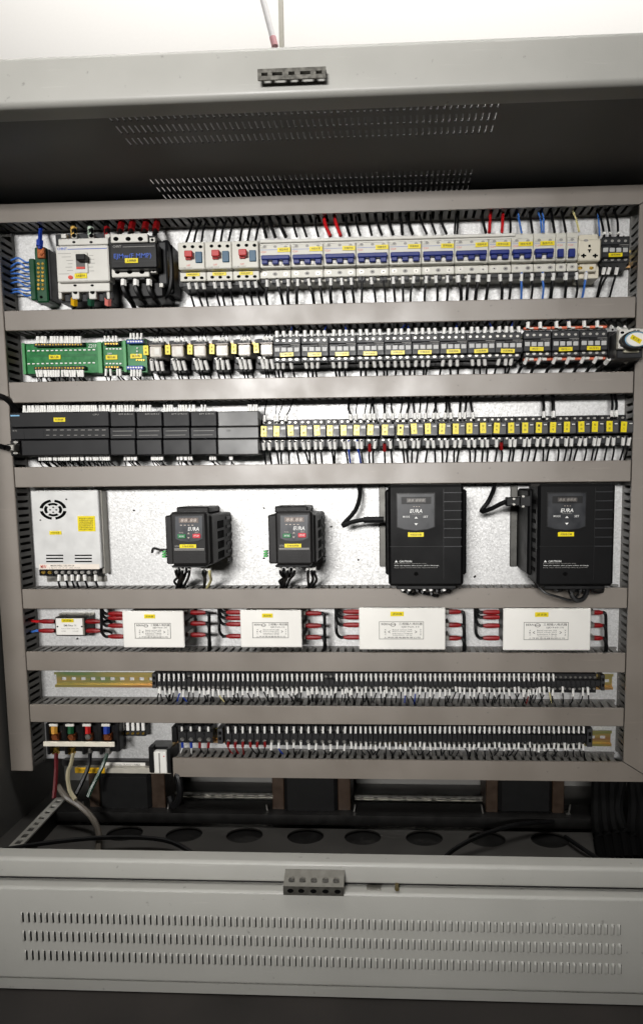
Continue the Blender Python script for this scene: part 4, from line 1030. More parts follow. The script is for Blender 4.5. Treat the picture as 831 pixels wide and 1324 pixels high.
# small drives
def small_drive():
    o = thing('small_drive', '', 'motor drive', P(250, 695), 'small motor drives')
    D = 0.125
    MB().px(214.3, 666.5, 274.5, 729.5, 0, 0.108, 0.002).build('body', vfdm, o)
    r = R(220.6, 662, 268, 731, D)
    MB().b(r, 0.1082, D, 0.0035).build('front_cover', vfdm, o)
    MB().px(228, 655.5, 270, 664, 0.0, 0.060, 0.002).build('top_housing', vfdm, o)
    c = []
    for (x, y) in ((225.5, 666.5), (263, 665.5), (263, 697), (256, 700), (244.5, 701.3), (233, 700), (226, 697)): p_ = P(x, y, D+0.001); c.append((p_.x, p_.z))
    MB().prism(c, D-0.0005, D+0.0006).build('keypad_rim', black, o)
    c2 = []; mx_ = sum(p[0] for p in c)/7; mz_ = sum(p[1] for p in c)/7
    for p in c: c2.append((mx_+(p[0]-mx_)*0.93, mz_+(p[1]-mz_)*0.94))
    kp = MB().prism(c2, D+0.0006, D+0.0016).build('keypad', panelm, o)
    k = MB().px(231.5, 669.5, 256.5, 676, D+0.0016, D+0.0022).build('display', lcd, o); letters(o, '88.88', (233.5, 670.4, 254.5, 675.2), D+0.0025, seg, 0.15, 'display_digit')
    for i in range(4): MB().px(233+i*4.9, 678.6, 235.4+i*4.9, 679.6, D+0.0016, D+0.002).build('led', seg, o)
    letters(o, 'EURA', (243, 681.4, 257.4, 686.4), D+0.002, inkw, 0.2)
    MB().px(229.6, 690.8, 240, 696.2, D+0.0016, D+0.0034, 0.0006).build('run_button', mat('run_green', (24, 110, 62), 0.4), o); letters(o, 'RUN', (232, 692.4, 237.6, 694.6), D+0.0037, inkw)
    MB().px(249, 690.2, 259, 695.8, D+0.0016, D+0.0034, 0.0006).build('stop_button', mat('stop_red', (190, 34, 48), 0.4), o); letters(o, 'STOP', (250.6, 691.8, 257.4, 694), D+0.0037, inkw)
    for (y, s_) in ((689.6, 1), (695.2, -1)):
        p_ = P(244.4, y, D); MB().prism([(p_.x-0.0018, p_.z-0.001*s_), (p_.x+0.0018, p_.z-0.001*s_), (p_.x, p_.z+0.0016*s_)], D+0.0016, D+0.0022).build('arrow_key', seg, o)
    letters(o, 'FUN', (232, 688, 237, 689.6), D+0.002, seg); letters(o, 'SET', (252, 687.6, 257, 689.2), D+0.002, seg)
    sticker(o, (232.6, 703.8, 254, 708.6), D+0.0002, '主轴变频器')
    letters(o, 'CAUTION', (226, 705, 232, 707.6), D+0.0003, inkg)
    MB().px(225.6, 709.2, 264, 710.2, D+0.0001, D+0.0004).px(225.6, 711, 264, 711.6, D+0.0001, D+0.0004).build('print_line', inkg, o)
    MB().px(222, 715.6, 267, 716, D+0.0001, D+0.0004).build('cover_seam', black, o)
    MB().px(238, 719.4, 254, 719.9, D+0.0001, D+0.0004).px(240, 723, 252, 723.5, D+0.0001, D+0.0004).build('grip_line', black, o)
    xs_ = P(274.5, 700, 0.108).x
    for j in range(4):
        z1_ = P(274, 675+j*13.5, 0.1).z; MB().box(xs_-0.0005, xs_+0.0006, -0.078, -0.045, z1_-0.012, z1_).build('side_vent', hole, o)
    for i in range(6): MB().box(xs_+0.0002, xs_+0.0016, -0.03, -0.004, P(274, 668, 0.03).z-i*0.014-0.005, P(274, 668, 0.03).z-i*0.014).build('heat_sink_fin', dgrey, o)
    for j in range(3): MB().px(209.5, 712.5+j*3.2, 214.2, 714.8+j*3.2, 0.09, 0.100, 0.0005).build('green_connector', mat('connector_green', (60, 160, 76), 0.4), o)
    MB().px(222, 731, 266, 734, 0.04, 0.118, 0.001).build('terminal_tray', black, o)
    return o
sd = small_drive(); index_kids(sd); sd['label'] = 'left small dark drive with green and red keys'
DX2 = P(380, 696, 0.125).x-P(244.4, 696, 0.125).x
q = copy_tree(sd, DX2, 0); q['label'] = 'right small dark drive with green and red keys'
for i, bx in enumerate((221, 356.5)):
    nm = ('left', 'right')[i]
    for j, (x, ex) in enumerate(((6, 10), (15, 7), (24, 14), (41, 42), (46, 44), (50, 47))):
        mtc, cn = (wyel, 'pale yellow') if (j == 5 and i == 0) else (wblack, 'black')
        e0 = P(bx+x, 733, 0.09)
        e2 = P(bx+ex+random.uniform(-2, 2), 760, 0.03)
        wire('%s cable below the %s small drive, %s from left' % (cn, nm, ORD[j]), [e0, P(bx+x+random.uniform(-1, 1), 742, 0.085), P(bx+(x+ex)/2+random.uniform(-4, 5), 750, 0.06), e2], 0.0023, mtc, 'cables below the small drives', (e0, P(bx+x, 737.5, 0.088), 0.0028))
    for j in range(5):
        e0 = P(bx+5+j*5, 734, 0.07)
        wire('%s thin control wire bunched below the %s small drive' % (ORD[j], nm), [e0, P(bx+8+j*3+random.uniform(-4, 4), 744, 0.07), P(bx+8+random.uniform(-4, 8), 752, 0.05), P(bx+10+random.uniform(-4, 6), 762, 0.02)], 0.0016, wblack, 'control wires bunched below the %s small drive' % nm)
cable('stub_cable', 'short black stub cable at the left side of the left small drive', [P(216, 711, 0.07), P(208, 711, 0.05), P(199, 709, 0.03), P(197, 714, 0.02)], 0.0022)
# big drives
def big_drive():
    o = thing('big_drive', '', 'motor drive', P(550, 692), 'big motor drives')
    D = 0.132; XF0_, XF1_ = 501.5, 599
    r = R(XF0_, 626.5, XF1_, 758, D)
    MB().b(r, 0.062, D, 0.004).build('body', vfdk, o)
    MB().b((r[0]-0.0055, r[1]+0.009, r[2]+0.010, r[3]-0.008), 0.0, 0.088, 0.003).build('rear_body', vfdk, o)
    MB().b((r[0]-0.0175, r[0]-0.0058, r[2]+0.012, r[3]-0.001), 0.0005, 0.006, 0.001).build('heat_sink', mat('heat_sink_alloy', (84, 83, 80), 0.45, 0.7), o)
    for i in range(8):
        z = r[2]+0.02+i*0.0145; MB().b((r[0]-0.0005, r[0]+0.0005, z, z+0.006), 0.092, 0.118).build('side_slot', hole, o)
    c = []
    for (x, y) in ((512.2, 637.6), (562, 637.2), (562, 681.5), (553, 684.6), (537.5, 686.4), (522, 684.8), (512.6, 681.8)): p_ = P(x, y, D+0.001); c.append((p_.x, p_.z))
    MB().prism(c, D-0.0005, D+0.0008).build('keypad_rim', black, o)
    mx_ = sum(p[0] for p in c)/7; mz_ = sum(p[1] for p in c)/7
    MB().prism([(mx_+(p[0]-mx_)*0.95, mz_+(p[1]-mz_)*0.95) for p in c], D+0.0008, D+0.002).build('keypad', mat('big_keypad', (30, 32, 36), 0.38), o)
    MB().px(518.5, 642.4, 557, 651.6, D+0.002, D+0.0026).build('display_frame', black, o)
    MB().px(525.5, 644.4, 550, 649.6, D+0.0026, D+0.003).build('display', mat('dark_display', (70, 66, 64), 0.3), o); letters(o, '88.888', (527, 645, 548.5, 649), D+0.0033, mat('dim_digit', (122, 118, 112), 0.4), 0.15, 'display_digit')
    for i in range(3): MB().px(534+i*3.4, 654.6, 535.4+i*3.4, 655.4, D+0.002, D+0.0024).build('led', seg, o)
    letters(o, 'EURA', (529.5, 658.2, 545.5, 663.2), D+0.0024, inkw, 0.2); letters(o, 'DRIVES', (532, 664, 544, 665.3), D+0.0024, inkg)
    letters(o, 'MODE', (520.6, 666.8, 529.4, 669.4), D+0.0024, inkw); letters(o, 'SET', (547, 666.8, 553, 669.4), D+0.0024, inkw)
    for (y, s_) in ((669.4, 1), (677.6, -1)):
        p_ = P(537.6, y, D+0.002); MB().prism([(p_.x-0.0026, p_.z-0.0012*s_), (p_.x+0.0026, p_.z-0.0012*s_), (p_.x, p_.z+0.0018*s_)], D+0.002, D+0.0026).build('arrow_key', inkw, o)
        MB().px(533.4, y-2.6, 541.8, y+2.4, D+0.0014, D+0.00195).build('key', panelm, o)
    sticker(o, (527, 688.4, 547.4, 694), D+0.0002, '伺服驱动器')
    MB().b((r[0]+0.002, r[1]-0.002, P(550, 706.9, D).z, P(550, 706.3, D).z), D+0.0001, D+0.0004).build('cover_seam', black, o)
    xv = P(573.5, 690, D).x
    for j in range(7):
        z = P(586, 637+j*11.6, D).z; MB().b((xv, r[1]-0.003, z-0.0006, z+0.0008), D+0.0001, D+0.0007).build('grille_bar', dgrey, o)
    MB().b((xv-0.0008, xv, r[2]+0.01, r[3]-0.006), D+0.0001, D+0.0006).build('panel_groove', black, o)
    letters(o, 'CAUTION', (515.5, 724.6, 532, 727.2), D+0.0004, inkw)
    p_ = P(512, 725.8, D); MB().prism([(p_.x-0.0022, p_.z-0.0014), (p_.x+0.0022, p_.z-0.0014), (p_.x, p_.z+0.0018)], D+0.0001, D+0.0004).build('warning_mark', inkw, o)
    letters(o, 'Read manual before opening the cover', (509.6, 728, 551, 729.6), D+0.0004, inkg)
    letters(o, 'Wait ten minutes after power off for discharge', (509.6, 730.6, 567, 732.2), D+0.0004, inkw)
    letters(o, 'Keep cover closed while the drive is powered', (509.6, 733.2, 565, 734.8), D+0.0004, inkg)
    MB().cpx(537.6, 742, 3, 2.6, D, D+0.0006, 12).build('cover_screw', hole, o)
    MB().b((r[0]+0.012, r[1]-0.01, r[2]-0.006, r[2]-0.0002), 0.05, 0.124, 0.001).build('terminal_tray', black, o)
    return o
bd = big_drive(); index_kids(bd); bd['label'] = 'big black drive, nearer the middle of the cabinet'
q = copy_tree(bd, P(744.2, 690, 0.132).x-P(550.2, 690, 0.132).x, P(744, 692, 0.132).z-P(550, 692.5, 0.132).z); q['label'] = 'big black drive at the right end of the row'
cable('drive_cable', 'black cable with a sharp bend entering the left side of the middle big drive', [P(463, 622, 0.02), P(465, 640, 0.03), P(459, 660, 0.04), P(443, 679, 0.05), P(455, 675, 0.055), P(472, 672, 0.06), P(494, 672, 0.06)], 0.0036)
MB().tube([P(470, 672.3, 0.06), P(496, 672, 0.06)], 0.0052, 8).build('cable_boot', wblack, None, True)
bo = [q_ for q_ in COL.objects if q_.name.startswith('cable_boot')][0]; tag(bo, 'black rubber boot where the cable meets the middle big drive', 'cable boot')
o = cable('drive_cable', 'black cable with a sharp bend and plug entering the right big drive', [P(639, 620, 0.02), P(638, 632, 0.03), P(631, 648, 0.045), P(622, 661, 0.05), P(634, 658, 0.06), P(646, 652, 0.07), P(655, 648, 0.075)], 0.0036)
MB().px(654, 643, 672, 654.5, 0.072, 0.088, 0.0015).px(672, 641, 686, 655, 0.078, 0.094, 0.001).build('plug', black, o)
for (x, y) in ((664, 645.2), (664, 652.2), (676, 641.8), (676, 654.8)): MB().cpx(x, y, 1.8, 1.4, 0.088, 0.0945, 8).build('thumbscrew', steel, o)
for i, (bx, by) in enumerate(((520, 760), (712, 756))):
    nm = ('middle', 'right')[i]
    for j in range(7):
        x = bx+j*9+random.uniform(-2, 2); dr = random.uniform(5, 12)
        wire('%s black cable drooping under the %s big drive' % (ORD[j], nm), [P(x, by-3, 0.10), P(x+random.uniform(-3, 3), by+dr*0.7, 0.11), P(x+6+random.uniform(-2, 6), by+dr*0.8, 0.09), P(x+10, by-2, 0.05)], 0.0028, wblack, 'cables drooping under the %s big drive' % nm, (P(x, by-1, 0.118), P(x+1.5, by+4, 0.119), 0.0026) if j % 3 != 2 else None)
wire('black cable looped in a ring under the right big drive', [P(738, 750, 0.11), P(737, 765, 0.12), P(743, 775, 0.122), P(752, 775, 0.122), P(758, 765, 0.12), P(756, 752, 0.11)], 0.0038, wblack, 'cable loop under the right big drive')
wire('thin black wire sagging far below the right big drive', [P(690, 752, 0.10), P(704, 766, 0.11), P(722, 772, 0.112), P(738, 776, 0.113), P(748, 768, 0.112)], 0.0014, wblack, 'thin wire under the right big drive')

# ================================================================== ROW 5
t = thing('line_filter', 'small tin-cased mains filter with yellow sticker at far left', 'filter', P(91, 810))
MB().px(71, 798, 111.5, 822.5, 0, 0.032, 0.002).build('case', mat('filter_black', (40, 38, 35), 0.4, 0.4), t)
MB().px(72, 799, 109.5, 821.4, 0.032, 0.0335, 0.0006).build('label_plate', tin, t)
MB().px(73, 799.6, 107, 820.8, 0.0336, 0.0339).build('rating_label', card, t)
MB().px(76, 793.6, 118, 797, 0, 0.014, 0.001).build('flange', tin, t)
for x in (74.6, 106): MB().cpx(x, 810.2, 1.2, 1.1, 0.0339, 0.0343, 8).build('rivet', hole, t)
letters(t, 'EMI Filter 10', (83, 807.4, 99, 810), 0.0342, inkk); letters(t, 'Rated 250V 50Hz 10A', (80, 812, 102, 813.4), 0.0342, inkg); letters(t, 'LINE           LOAD', (80, 815.4, 102, 816.8), 0.0342, inkg)
sticker(t, (80, 800, 95.6, 804.6), 0.0340, '滤波器')
def boot(parent, xa, xb, y, d=0.03):
    r_ = 3.1*PX
    a_, b_ = P(xa, y, d), P(xb, y, d)
    m_ = MB().tube([a_, a_.lerp(b_, 0.3), a_.lerp(b_, 0.8), b_], [r_*0.55, r_, r_, r_*0.8], 8)
    return m_.build('terminal_boot', redsl, parent, True)
for j, y in enumerate((803.5, 815.5)):
    for (a, c, s_) in ((51, 71, -1), (131, 112, 1)):
        x2 = a+s_*10
        o = wire('wire with red boot at the %s of the tin mains filter, %s one' % ('left' if s_ < 0 else 'right', ('upper', 'lower')[j]), [P(a, y, 0.028), P(a+s_*4, y, 0.027), P(x2, y-1 if j == 0 else y+1, 0.02), P(a+s_*14, y+3*s_, 0.012)], 0.0017, wred if (j == 0 and s_ < 0) else wblue if s_ < 0 else wblack, 'wires of the small mains filter')
        boot(o, a, c-s_*-1*0, y, 0.028)
def filter_box(x0, y0, x1, y1, label, left, right, lx, rx_):
    o = thing('filter_box', label, 'filter', P((x0+x1)/2, (y0+y1)/2), 'white faced drive filters')
    D = 0.072; r = R(x0, y0, x1, y1, D)
    MB().b((r[0]+0.004, r[1]-0.004, r[2]+0.005, r[3]-0.004), 0, D-0.003, 0.001).build('core_housing', mat('filter_core', (52, 50, 47), 0.45, 0.2), o)
    MB().b(r, D-0.0028, D, 0.0012).build('face_plate', card, o)
    w = x1-x0; h = y1-y0; cx_ = (x0+x1)/2-w*0.01
    lw, lh = min(w*0.585, 57.5)*0.5, h*0.21
    cy_ = y0+h*0.54
    fr = MB(); a, c, e, f = cx_-lw, cx_+lw, cy_-lh, cy_+lh
    for q_ in ((a, e, c, e+0.5), (a, f-0.5, c, f), (a, e, a+0.5, f), (c-0.5, e, c, f)): fr.px(*q_, D+0.0001, D+0.0004)
    fr.build('label_border', inkk, o)
    pr_ = MB(); W_ = c-a; Hh = f-e
    def tx(s_, u0_, v0, u1, v1): letter(pr_, s_, R(a+W_*u0_, e+Hh*v0, a+W_*u1, e+Hh*v1, D), D+0.0004)
    tx('BERN', 0.05, 0.08, 0.23, 0.2); tx('三相输入电抗器', 0.44, 0.05, 0.97, 0.2); tx('SJD960-10', 0.5, 0.25, 0.9, 0.37)
    tx('Rated current 10A', 0.3, 0.42, 0.74, 0.5); tx('Rated voltage 380V', 0.3, 0.53, 0.74, 0.61); tx('Inductance 0.98mH', 0.3, 0.64, 0.74, 0.72); tx('Temperature -25~40', 0.3, 0.75, 0.74, 0.82)
    tx('上海民恩电器有限公司', 0.1, 0.86, 0.92, 0.95); tx('A', 0.12, 0.42, 0.16, 0.5); tx('B', 0.12, 0.55, 0.16, 0.63); tx('C', 0.12, 0.68, 0.16, 0.76)
    tx('X', 0.91, 0.42, 0.95, 0.5); tx('Y', 0.91, 0.55, 0.95, 0.63); tx('Z', 0.91, 0.68, 0.95, 0.76); tx('<', 0.2, 0.5, 0.25, 0.66); tx('>', 0.8, 0.5, 0.85, 0.66)
    pr_.build('lettering', inkk, o)
    lg = MB(); q_ = P(a+W_*0.31, e+Hh*0.17, D); kk = (1.045-D)/FPX; N = 20; ra, rb = W_*0.065*kk, Hh*0.11*kk
    lg.add([(q_.x+ra*s__*math.cos(2*math.pi*i/N), -D-0.0004, q_.z+rb*s__*math.sin(2*math.pi*i/N)) for s__ in (1, 0.78) for i in range(N)], [(i, (i+1) % N, N+(i+1) % N, N+i) for i in range(N)])
    lg.box(q_.x-ra*0.78, q_.x+ra*0.78, -D-0.0005, -D-0.0003, q_.z-rb*0.1, q_.z+rb*0.1); lg.build('emblem', inkk, o)
    sticker(o, (cx_-w*0.10-3, y0+h*0.09, cx_+3, y0+h*0.20), D+0.0002, '滤波器')
    for y in right: MB().px(x1-1, y-3, x1+5, y+3, 0.02, 0.05, 0.0008).build('terminal', galv2, o)
    short = label.split(' ')[0]
    for j, y in enumerate(left):
        a_, b_ = lx
        wv = wire('black wire with red boot left of the %s white filter box, %s from top' % (short, ORD[j]), [P(a_+1, y, 0.045), P(a_-3, y, 0.045), P(a_-7, y-4, 0.04), P(a_-8.5, y-12, 0.032), P(a_-9, 782, 0.02)], 0.0020, wblack, 'booted wires left of the filters')
        boot(wv, a_, b_, y, 0.045)
    for j, y in enumerate(right):
        a_, b_ = rx_
        wv = wire('black wire with red boot right of the %s white filter box, %s from top' % (short, ORD[j]), [P(b_-1, y, 0.042), P(b_+1.5, y+0.5, 0.042), P(b_+3.5, y+6, 0.042), P(b_+3.5+j*0.6, max(y+12, 832), 0.036), P(b_+3, 850, 0.02)], 0.0020, wblack, 'booted wires right of the filters')
        boot(wv, b_, a_, y, 0.042)
    return o
filter_box(159, 790, 238, 837.4, 'first white filter box from the left, beside the small mains filter', (793.5, 799, 809, 823), (792, 806, 820.7), (140, 160), (247, 267))
filter_box(310.8, 788.8, 390, 837, 'second white filter box from the left, below the small drives', (791.7, 799, 807, 822.6), (793, 809, 824), (292, 312), (396, 416))
filter_box(464, 785.8, 575.5, 840, 'third white filter box from the left, below the middle big drive', (791, 798, 808, 824), (791, 808, 825), (443, 465), (577.5, 596))
filter_box(650, 786.6, 763, 841, 'rightmost white filter box, below the right big drive', (791.5, 798, 809, 825), (792, 808.6, 825), (623, 645), (763.5, 779))

# ================================================================== ROWS 6 and 7: terminal blocks
def terminal(x, y0, y1, w, name='terminal_block', d=0.034):
    o = thing(name, '', 'terminal block', P(x+w/2, (y0+y1)/2)); h = y1-y0
    MB().px(x+0.25, y0, x+w-0.25, y1, 0.002, d*0.72, 0.0004).px(x+0.25, y0+h*0.36, x+w-0.25, y0+h*0.66, d*0.72, d, 0.0005).build('body', mat('terminal_body', (27, 27, 28), 0.45, var=0.2, spec=0.4), o)
    for y in (y0+h*0.20, y1-h*0.20): MB().cpx(x+w/2, y, w*0.26, w*0.24, d*0.72, d*0.78, 6).build('screw', steel, o)
    return o
def fill(proto, xs_, yref, d, lab, grp):
    index_kids(proto); 
    for i, x in enumerate(xs_):
        q_ = proto if i == 0 else copy_tree(proto, P(x, yref, d).x-P(xs_[0], yref, d).x)
        q_['label'] = lab % ORD[i]; q_['group'] = grp
x6 = [203+6.36*i for i in range(90)]
fill(terminal(203, 869, 893, 6.36), x6, 881, 0.034, '%s narrow black terminal block in the upper terminal row, from left', 'narrow terminals of the upper row')
x7s = [450+6.4*i for i in range(48)]
fill(terminal(450, 939, 965, 6.4), x7s, 952, 0.034, '%s narrow black terminal block in the lowest row, counted from left', 'narrow terminals of the lowest row')
x7l = [290.5+9.42*i for i in range(17)]
fill(terminal(290.5, 938, 963, 9.42), x7l, 950, 0.034, '%s wide black terminal block in the middle of the lowest row, from left', 'wide terminals of the lowest row')
x7b = [230+11.4*i for i in range(4)]
fill(terminal(230, 938, 960.5, 11.4, d=0.036), x7b, 950, 0.036, '%s large black terminal block in the group of four, from left', 'large terminals of the lowest row')
def endclamp(x, y0, y1, w, lab):
    o = thing('end_clamp', lab, 'end clamp', P(x, (y0+y1)/2), 'grey rail end clamps'); MB().px(x, y0, x+w, y1, 0.002, 0.028, 0.0008).build('body', relgrey, o)
    h = y1-y0
    for k_ in (0.3, 0.65): MB().px(x+w*0.25, y0+h*k_-h*0.1, x+w*0.75, y0+h*k_+h*0.1, 0.028, 0.0284).build('window', hole, o)
endclamp(196.5, 871, 890, 5.5, 'grey end clamp where the bare golden rail begins'); endclamp(776.5, 873, 893, 5, 'grey end clamp at right end of the upper terminal row')
endclamp(281, 942, 962, 7, 'grey end clamp right of the four large terminals'); endclamp(758.5, 942, 966, 7, 'grey end clamp at right end of the lowest terminal row')
MB().px(222, 940, 229, 960, 0.002, 0.024, 0.0008).build('end_plate', black, None); tag(COL.objects['end_plate'], 'black end plate left of the four large terminals', 'end plate')
# wires at the terminals: white sleeves packed side by side
for i, x in enumerate(x6):
    c = x+3.2
    if i not in (6, 34, 35) and x < 712: 
        e = P(c, 880.5, 0.033); SW.tube([e, e+Vector((random.uniform(-.0006, .0006), 0.001, 0.0125))], 0.0018, 6, 0); SW.tube([e+Vector((0, 0.001, 0.012)), e+Vector((random.uniform(-.003, .003), 0.012, 0.03))], 0.001, 5, 1)
    if x < 715 or i in (82, 84, 86, 87):
        col = 3 if i in (4, 5, 50, 52) else 2 if i == 75 else 4 if i in (12, 79) else 1
        mini(c+random.uniform(-0.8, 0.8), 889.5+random.uniform(-2, 2), 7, False, 0.028+random.uniform(-0.003, 0.004), 8.0+random.uniform(-2.2, 2.6), random.uniform(0.0016, 0.0023), 0, col)
        if random.random() < 0.35: mini(c+random.uniform(-2, 2), 891+random.uniform(-2, 2), 7, False, 0.024, 7.5+random.uniform(-2, 2), 0.0018, 0, 1)
for (lst, w_) in ((x7s, 6.4), (x7l, 9.42), (x7b, 11.4)):
    for i, x in enumerate(lst):
        c = x+w_/2
        e = P(c, 948, 0.033); SW.tube([e, e+Vector((random.uniform(-.0006, .0006), 0.001, 0.0115))], 0.0018, 6, 0); SW.tube([e+Vector((0, 0.001, 0.011)), e+Vector((random.uniform(-.003, .003), 0.012, 0.028))], 0.001, 5, 1)
        if w_ > 11: mini(c, 960, 8, False, 0.03, 7, 0.0024, 3 if i < 2 else 2, 0 if i < 2 else 1)
        elif w_ > 9 and i < 6: mini(c, 959, 8, False, 0.03, 7, 0.0024, 2, 2 if i < 3 else 1)
        else: mini(c+random.uniform(-0.8, 0.8), 961+random.uniform(-2, 2), 8, False, 0.028+random.uniform(-0.003, 0.004), 7.5+random.uniform(-2, 2.5), random.uniform(0.0016, 0.0023), 0, 3 if (w_ > 9 and i == 7) else 1)
sw = SW.build('sleeved_wires', [sleeve, wblack, redsl, wdblue, wyel], None, True); tag(sw, 'dense short wires with white marker sleeves at boards, controller and terminals', 'wires', kind='stuff')

# incoming power block
t = thing('power_terminal_block', 'big black four-pole power terminal block with white bar, bottom left', 'terminal block', P(107, 955))
MB().px(61, 934, 153, 972, 0, 0.030, 0.002).build('base', black, t)
for i in range(5): MB().px(60+i*22.6, 936, 64+i*22.6, 976-(i == 4)*4, 0.03, 0.046, 0.0012).build('barrier', black, t)
MB().px(56, 959.5, 148, 965.6, 0.046, 0.050, 0.0008).build('cover_bar', mat('ivory_bar', (222, 216, 200), 0.4), t)
lugc = [(70.5, (206, 150, 60), 'amber'), (91.5, (24, 82, 48), 'green'), (113.5, (190, 36, 34), 'red'), (138, (34, 60, 150), 'blue')]
for i, (x, c_, nm) in enumerate(lugc):
    MB().px(x-6, 949, x+6, 957.5, 0.03, 0.038, 0.0008).build('contact', copper, t); MB().cpx(x, 953, 4.4, 3.8, 0.038, 0.043, 6).build('bolt', steel if i == 2 else copper, t)
    wire('%s-sleeved power cable on top of the four-pole power terminal block' % nm, [P(x, 949, 0.036), P(x, 942, 0.036), P(x, 936, 0.03), P(x, 926, 0.02)], 0.0042, wblack, 'upper cables of the power terminal block', (P(x, 948, 0.037), P(x, 938, 0.036), 0.0056), slvmat=mat(nm+'_lug_sleeve', c_, 0.4))
    MB().px(x-7, 936.4, x+4, 939.6, 0.044, 0.047, 0.0006).build('marker_tag', white, t)
    MB().px(x-3.6, 967.5, x+4.4, 976, 0.028, 0.036, 0.001).build('lug', brass if i < 2 else steel, t)
o5 = [(73, wred, 'dark red', [(73, 974), (73, 990), (72, 1010), (70, 1032)]), (94, wbeige, 'beige', [(95, 974), (92, 988), (88, 1000), (90, 1020), (98, 1034)]),
      (117, wblack, 'black', [(117, 974), (115, 990), (106, 1012), (97, 1030)]), (139, wgreen, 'dark green', [(139, 974), (133, 990), (122, 1012), (114, 1030)])]
for i, (x, c_, nm, pp) in enumerate(o5):
    wire('%s supply cable hanging down from the power terminal block' % nm, [P(a, c__, 0.034+0.01*j) for j, (a, c__) in enumerate(pp)], 0.0036, c_ if i else mat('dark_red_wire', (84, 16, 22), 0.45), 'lower cables of the power terminal block', n=5)
t = thing('five_way_terminal', 'small five-way terminal strip just right of the power terminal block', 'terminal block', P(172, 945))
MB().px(155, 938, 188.5, 952, 0, 0.022, 0.001).build('base', dgrey, t)
for i in range(5):
    x = 158.5+i*6.6; MB().px(x-2, 934, x+2, 945, 0.022, 0.027, 0.0008).build('sleeve', sleeve, t); MB().cpx(x, 948.5, 2, 1.7, 0.022, 0.0245, 8).build('screw', brass, t)

# ================================================================== bottom of the cabinet
TD = 0.02     # front depth of transformers
def transformer(x0, xa, xb, x1, ytop, ybot, label):
    o = thing('transformer', label, 'transformer', P((x0+x1)/2, ybot, 0), 'transformers at the bottom of the cabinet')
    r = R(x0, ytop, x1, ybot, TD)
    MB().b((P(xa, 1030, TD).x, P(xb, 1030, TD).x, r[2]+0.004, r[3]), -0.07, TD, 0.006).build('winding', coil, o)
    for (a, c) in ((x0, xa), (xb, x1)): MB().b((P(a, 1030, TD).x+0.0005, P(c, 1030, TD).x-0.0005, r[2], r[3]), -0.06, TD-0.004, 0.001).build('core_leg', brown, o)
    MB().b((r[0], r[1], r[3], r[3]+0.010), -0.06, TD-0.006, 0.001).build('top_frame', dark, o)
    for x in (x0-4, x1+4):
        c = P(x, ybot-3, TD); MB().cyl(c.x, c.z, 0.004, 0.003, TD-0.01, TD, 8).tube([(c.x, c.y, c.z), (c.x+(0.003 if x > x0 else -0.003), c.y, c.z+0.018)], 0.0016, 6).build('mounting_bolt', steel, o)
    return o
ta = transformer(114, 128, 195, 213, 1001, 1052, 'left transformer with brown core, under the yellow and white labels')
tb = transformer(351, 367, 436, 453, 1003, 1056, 'middle transformer with brown core, half hidden under the bottom duct')
tc_ = transformer(628, 644, 714, 730, 1004, 1056, 'right transformer with brown core, in the darkest corner')
# labels and bracket on the left transformer
MB().px(97, 993, 221, 1000, -0.03, 0.022, 0.0006).build('bracket', mat('pale_bracket', (188, 184, 172), 0.45, 0.3), ta)
sticker(ta, (97.5, 992.2, 136, 999.4), 0.0222, '照明变压器', mat('amber_sticker', (230, 180, 30), 0.4))
MB().px(80, 984, 214, 991.5, -0.02, 0.012, 0.001).build('upper_frame', dark, ta)
k = MB().px(136, 986, 188, 991.2, 0.0122, 0.0128).build('paper_label', card, ta)
mb = MB(); letter(mb, 'BK-1500VA TRANSFORMER', R(142, 987.4, 182, 989.8, 0.013), 0.0132); mb.build('lettering', inkg, k)
t = thing('fuse_holder', 'white and black fuse holder at the left end of the bottom duct', 'fuse holder', P(206, 990))
MB().px(192.5, 966, 224, 1000, 0.0, 0.030, 0.002).build('frame', black, t)
MB().px(199, 972, 215.5, 1000, 0.03, 0.040, 0.001).build('card', card, t)
MB().px(192.5, 966, 198, 999, 0.03, 0.044, 0.001).build('arm', black, t); MB().px(216, 968, 221, 1000, 0.03, 0.044, 0.001).build('arm', black, t); MB().px(205.5, 974, 207, 1000, 0.04, 0.041).build('print_line', inkg, t)
MB().cpx(212, 978, 1, 0.8, 0.04, 0.0406, 6).build('red_mark', inkr, t)
cable('coiled_cable', 'black cable bundle beside the left transformer', [P(222, 985, 0.02), P(229, 1000, 0.04), P(233, 1020, 0.045), P(231, 1035, 0.04), P(224, 1041, 0.03), P(220, 1030, 0.02)], 0.006)
